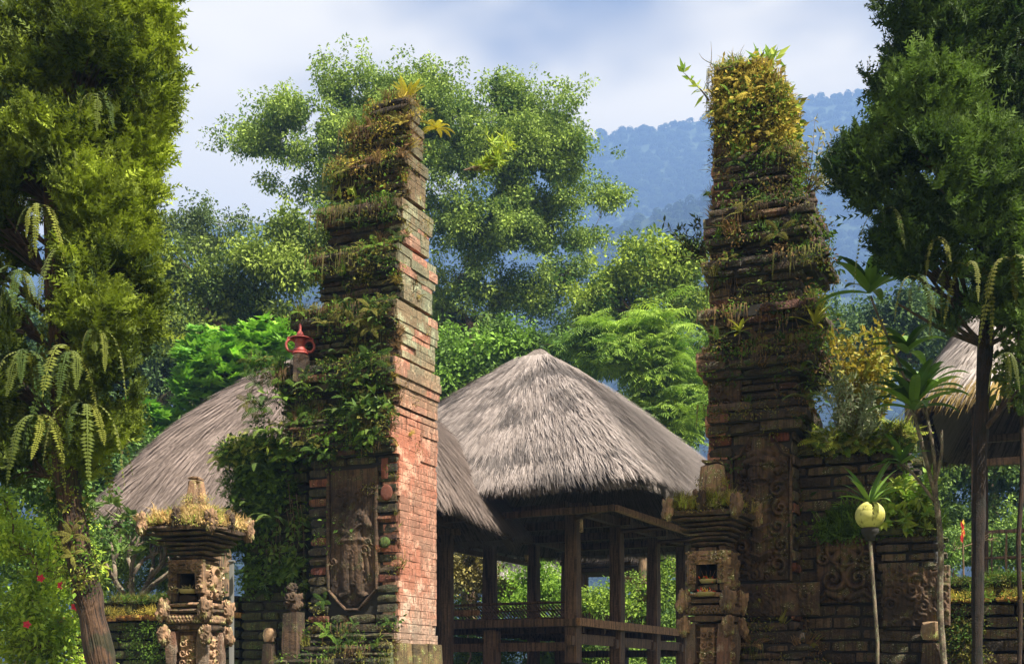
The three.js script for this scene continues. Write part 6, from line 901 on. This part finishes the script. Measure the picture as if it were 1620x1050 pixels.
// ---------- lamp, finial, offerings and other small things ----------
{ // globe on a thin leaning pole, with a strap-leaved plant growing out of its split top
  const d = 11.4, b = foot(1389, d), top = at(1377, 852, d).sub(b), t = thing('globe_lamp', 'yellowed cracked globe on a thin rusty pole with leaves sprouting from it', 'garden lamp', b);
  part('pole', tubeGeo([v3(0, -0.3, 0), v3(0, 0.4, 0), top], 0.016, 9, 0.4), MAT.barkPale, t);
  const c = top.clone().add(v3(0, 0, 0));
  part('collar', new THREE.LatheGeometry([[0, -0.02], [0.045, -0.02], [0.05, 0.03], [0.075, 0.05], [0.08, 0.085], [0.07, 0.1], [0, 0.1]].map(([x, y]) => new THREE.Vector2(x, y)), 20).translate(c.x, c.y, c.z), MAT.dark, t);
  const cg = c.clone().add(v3(0, 0.215, 0)), R = 0.135, g = new THREE.SphereGeometry(R, 48, 36), p = g.attributes.position, idx = g.index.array, keep = [], v = v3();
  const gone = (q) => { const x = q.x / R, y = q.y / R, z = q.z / R; return z > 0 && y > -0.1 && Math.abs(x + 0.06 + 0.05 * Math.sin(y * 9)) < 0.02 + 0.13 * sstep(0.25, 0.95, y) || y > 0.93; };
  for (let i = 0; i < idx.length; i += 3) { v.set(0, 0, 0); const w = v3(); for (let k = 0; k < 3; k++) v.add(w.fromBufferAttribute(p, idx[i + k])); if (!gone(v.divideScalar(3))) keep.push(idx[i], idx[i + 1], idx[i + 2]); }
  g.setIndex(keep); g.scale(1, 0.97, 1); for (let i = 0; i < p.count; i++) if (p.getY(i) < -R * 0.86) p.setY(i, -R * 0.86);
  const sh = MAT.globe;
  part('globe', g.translate(cg.x, cg.y, cg.z), sh, t);
  const soil = part('soil', new THREE.SphereGeometry(R * 0.8, 20, 14).scale(1, 0.75, 1).translate(cg.x, cg.y - 0.02, cg.z), MAT.dark, t);
  const r = rng(5), n = 17; for (let i = 0; i < n; i++) { const gb = new GB(), a = i * 2.4 + r(), e = 0.1 + 2.1 * (1 - i / n), dd = v3(Math.cos(a), e, Math.sin(a) * 0.8 - 0.1); strap(gb, cg.clone().add(v3(0, 0.1, -0.01)), dd, v3(0, 1, 0.001), 0.42 * (0.75 + r() * 0.45), 0.062, 0.7 + r() * 0.5, 6); part('leaf', gb.build(), MAT.strap[i % 3], t); }
}
{ // red lacquered finial with two ring handles on the left cornice
  const p = gateP(gateX(483), yy(562, 483), 0.12), t = thing('red_finial', 'small red spired finial with two ring handles on the left cornice', 'finial', p, rad(9));
  const lathe = (pts) => new THREE.LatheGeometry(pts.map(([x, y]) => new THREE.Vector2(x, y)), 20);
  part('body', lathe([[0, 0], [0.10, 0], [0.085, 0.05], [0.06, 0.1], [0.085, 0.16], [0.095, 0.2], [0.06, 0.235], [0, 0.24]]), MAT.redlac, t); part('brim', lathe([[0, 0.22], [0.15, 0.215], [0.15, 0.23], [0.07, 0.25], [0, 0.25]]), MAT.redlac, t); part('spire', lathe([[0, 0.245], [0.075, 0.25], [0.05, 0.29], [0.045, 0.31], [0.022, 0.34], [0.02, 0.42], [0.004, 0.46], [0, 0.46]]), MAT.redlac, t);
  for (const s of [-1, 1]) { part('handle', new THREE.TorusGeometry(0.078, 0.02, 10, 22).scale(1, 1.15, 1).translate(s * 0.135, 0.11, 0), MAT.redlac, t); part('scroll', tubeGeo(curvePts(spiral(s * 0.17, 0.2, 0.045, 0.9, s > 0 ? 3.4 : -0.3, s > 0 ? -1 : 1, 8).map(([x, y]) => v3(x, y, 0)), 10), 0.012, 6, 0.2), MAT.redlac, t); part('foot', block(0.06, 0.09, 0.06, rng(4)).translate(s * 0.06, -0.02, 0), MAT.redlac, t); }
  t.scale.setScalar(0.82); part('socle', block(0.3, 0.46, 0.34, rng(9), { rough: 0.02, chamfer: 0.03, cell: 0.1 }).translate(0.02, -0.255, -0.03), MAT.carved, t); part('base_ring', lathe([[0.11, -0.03], [0.13, -0.015], [0.11, 0.012], [0.07, 0.012], [0.07, -0.03]]), MAT.redlac, t);
}
function offering(s, label, y, dz, cols, seed, h = 0) {
  const r = rng(seed), p = v3(0, y, dz).applyAxisAngle(v3(0, 1, 0), s.turn).add(s.p), t = thing('offering', label, 'offering', p, s.turn);
  part('basket', new THREE.LatheGeometry([[0, 0], [0.075, 0], [0.095, 0.032], [0.1, 0.04], [0.088, 0.034], [0, 0.02]].map(([x, y2]) => new THREE.Vector2(x, y2)), 12), MAT.straw2 ??= new THREE.MeshStandardMaterial({ color: col(0.4, 0.33, 0.15), roughness: 1, side: THREE.DoubleSide }), t);
  cols.forEach((c, i) => { const gb = new GB(); for (let k = 0; k < 22; k++) leafAt(gb, v3((r() - 0.5) * 0.14, 0.03 + r() * 0.025, (r() - 0.5) * 0.14), dirRand(r, 0.3), dirRand(r, 0.8), 0.03 + r() * 0.03, 0.018); part('petals', gb.build(), lm(c, 0.2), t); });
  if (h) for (let i = 0; i < 4; i++) part('incense_stick', tubeGeo([v3(0.02 * i - 0.03, 0.03, 0), v3(0.05 * i - 0.07, 0.03 + h, 0.02)], 0.0022, 4, 0.1), MAT.woodPale, t);
}
offering(shrineR, 'basket of orange petals and sticks in the right shrine niche', shrineR.ny0 + 0.005, shrineR.B - 0.05, [[0.75, 0.16, 0.02], [0.5, 0.05, 0.02], [0.16, 0.3, 0.03]], 5, 0.1);
offering(shrineR, 'white and red petals on the tray below the right shrine niche', shrineR.y2 - 0.045, shrineR.B * 1.12, [[0.7, 0.6, 0.5], [0.6, 0.06, 0.03], [0.6, 0.35, 0.04]], 6);
offering(shrineL, 'dried leaf offering on the sill of the left shrine niche', shrineL.ny0 + 0.005, shrineL.B - 0.03, [[0.22, 0.22, 0.08], [0.3, 0.25, 0.12]], 7, 0.06);
{ // grey metal pole behind the left shrine
  const p = foot(366, 13.6), t = thing('metal_pole', 'grey metal pole right of the left shrine', 'pole', p), h = EYE + (HY - 890) / F * 13.6 - p.y;
  part('shaft', block(0.055, h + 0.2, 0.055, rng(3), { rough: 0.001, chamfer: 0.006, cell: 9 }).translate(0, h / 2 - 0.1, 0), MAT.grey, t); part('cap', block(0.075, 0.03, 0.075, rng(4), { rough: 0.001, chamfer: 0.005 }).translate(0, h + 0.015, 0), MAT.grey, t);
}
for (const [px, py, w, h, X, lab, sd] of [[411, 1003, 0.17, 0.19, -0.2, 'pale squared stone block before the left wing wall', 1], [1476, 1002, 0.2, 0.2, 0.12, 'pale weathered stone block at the foot of the dracaena', 2]]) {
  const p = gateP(gateX(px), yy(py + 13, px), X), r = rng(70 + sd), t = thing('pedestal_stone', lab, 'stone', p, TURN);
  part('block', block(w, h, w, r, { rough: 0.012, chamfer: 0.03, cell: 0.06, nz: 3 }).translate(0, h / 2, 0), MAT.white, t); part('pedestal', block(w * 1.05, p.y - G0 + 0.1, w * 1.05, r, { rough: 0.015 }).translate(0, -(p.y - G0 + 0.1) / 2, 0), MAT.carved, t);
}
{ // guardian statue lump before the left wing wall and slim trunk at the right edge
  const p = gateP(gateX(474), 0, 0.15), t = thing('stone_guardian', 'small eroded stone guardian at the left foot of the gate', 'statue', p, TURN), y = yy(948, 474), r = rng(3);
  part('pedestal', block(0.22, y - 0.16, 0.22, r, { rough: 0.02 }).translate(0, (y - 0.16) / 2, 0), MAT.carved, t); part('body', carvedLump(0.26, 0.3, 0.24, 33).translate(0, y - 0.04, 0), MAT.carved, t); part('head', carvedLump(0.14, 0.14, 0.14, 34).translate(0, y + 0.13, 0.02), MAT.carved, t);
  const b = foot(1612, 11.6), q = thing('slim_tree_trunk', 'slim pale trunk at the right edge of the picture', 'tree', b), tp = [v3(0, -0.2, 0), at(1615, 960, 11.6).sub(b), at(1612, 860, 11.6).sub(b), at(1618, 760, 11.6).sub(b), at(1616, 560, 11.6).sub(b)];
  part('trunk', tubeGeo(curvePts(tp, 12), 0.022, 8, 0.4), MAT.barkMid, q); const im = []; for (let i = 0; i < 40; i++) im.push({ p: at(1590 + r() * 60, 480 + r() * 140, 11.4 + r() * 0.6).sub(b), q: quatYaw(r, 0.6), s: 0.3 + r() * 0.2, c: mixc([0.05, 0.08, 0.015], [0.15, 0.18, 0.03], r()) }); scatter('foliage', CL.broad[0], MAT.leaf, im, q);
}
{ // red and yellow heliconia bloom by the right pavilion
  const p = foot(1524, 16.5), t = thing('red_bloom', 'red and yellow flower spike before the right pavilion posts', 'flower', p), c = at(1524, 845, 16.5).sub(p), gs = [new GB(), new GB()], r = rng(8);
  part('stem', tubeGeo([v3(0, 0, 0), v3(0.02, c.y * 0.5, 0), c.clone().add(v3(0, -0.12, 0))], 0.012, 6, 0.3), MAT.barkGrey, t); for (let i = 0; i < 9; i++) leafAt(gs[i % 3 === 2 ? 1 : 0], c.clone().add(v3(0, -0.12 + i * 0.028, 0)), v3((r() - 0.5) * 0.9, 1, (r() - 0.5) * 0.5).normalize(), v3(0, 0, 1), 0.11, 0.04); part('petals', gs[0].build(), lm([0.4, 0.02, 0.02], 0.2), t); part('petals', gs[1].build(), lm([0.6, 0.4, 0.04], 0.3), t);
}

renderer.render(scene, camera);
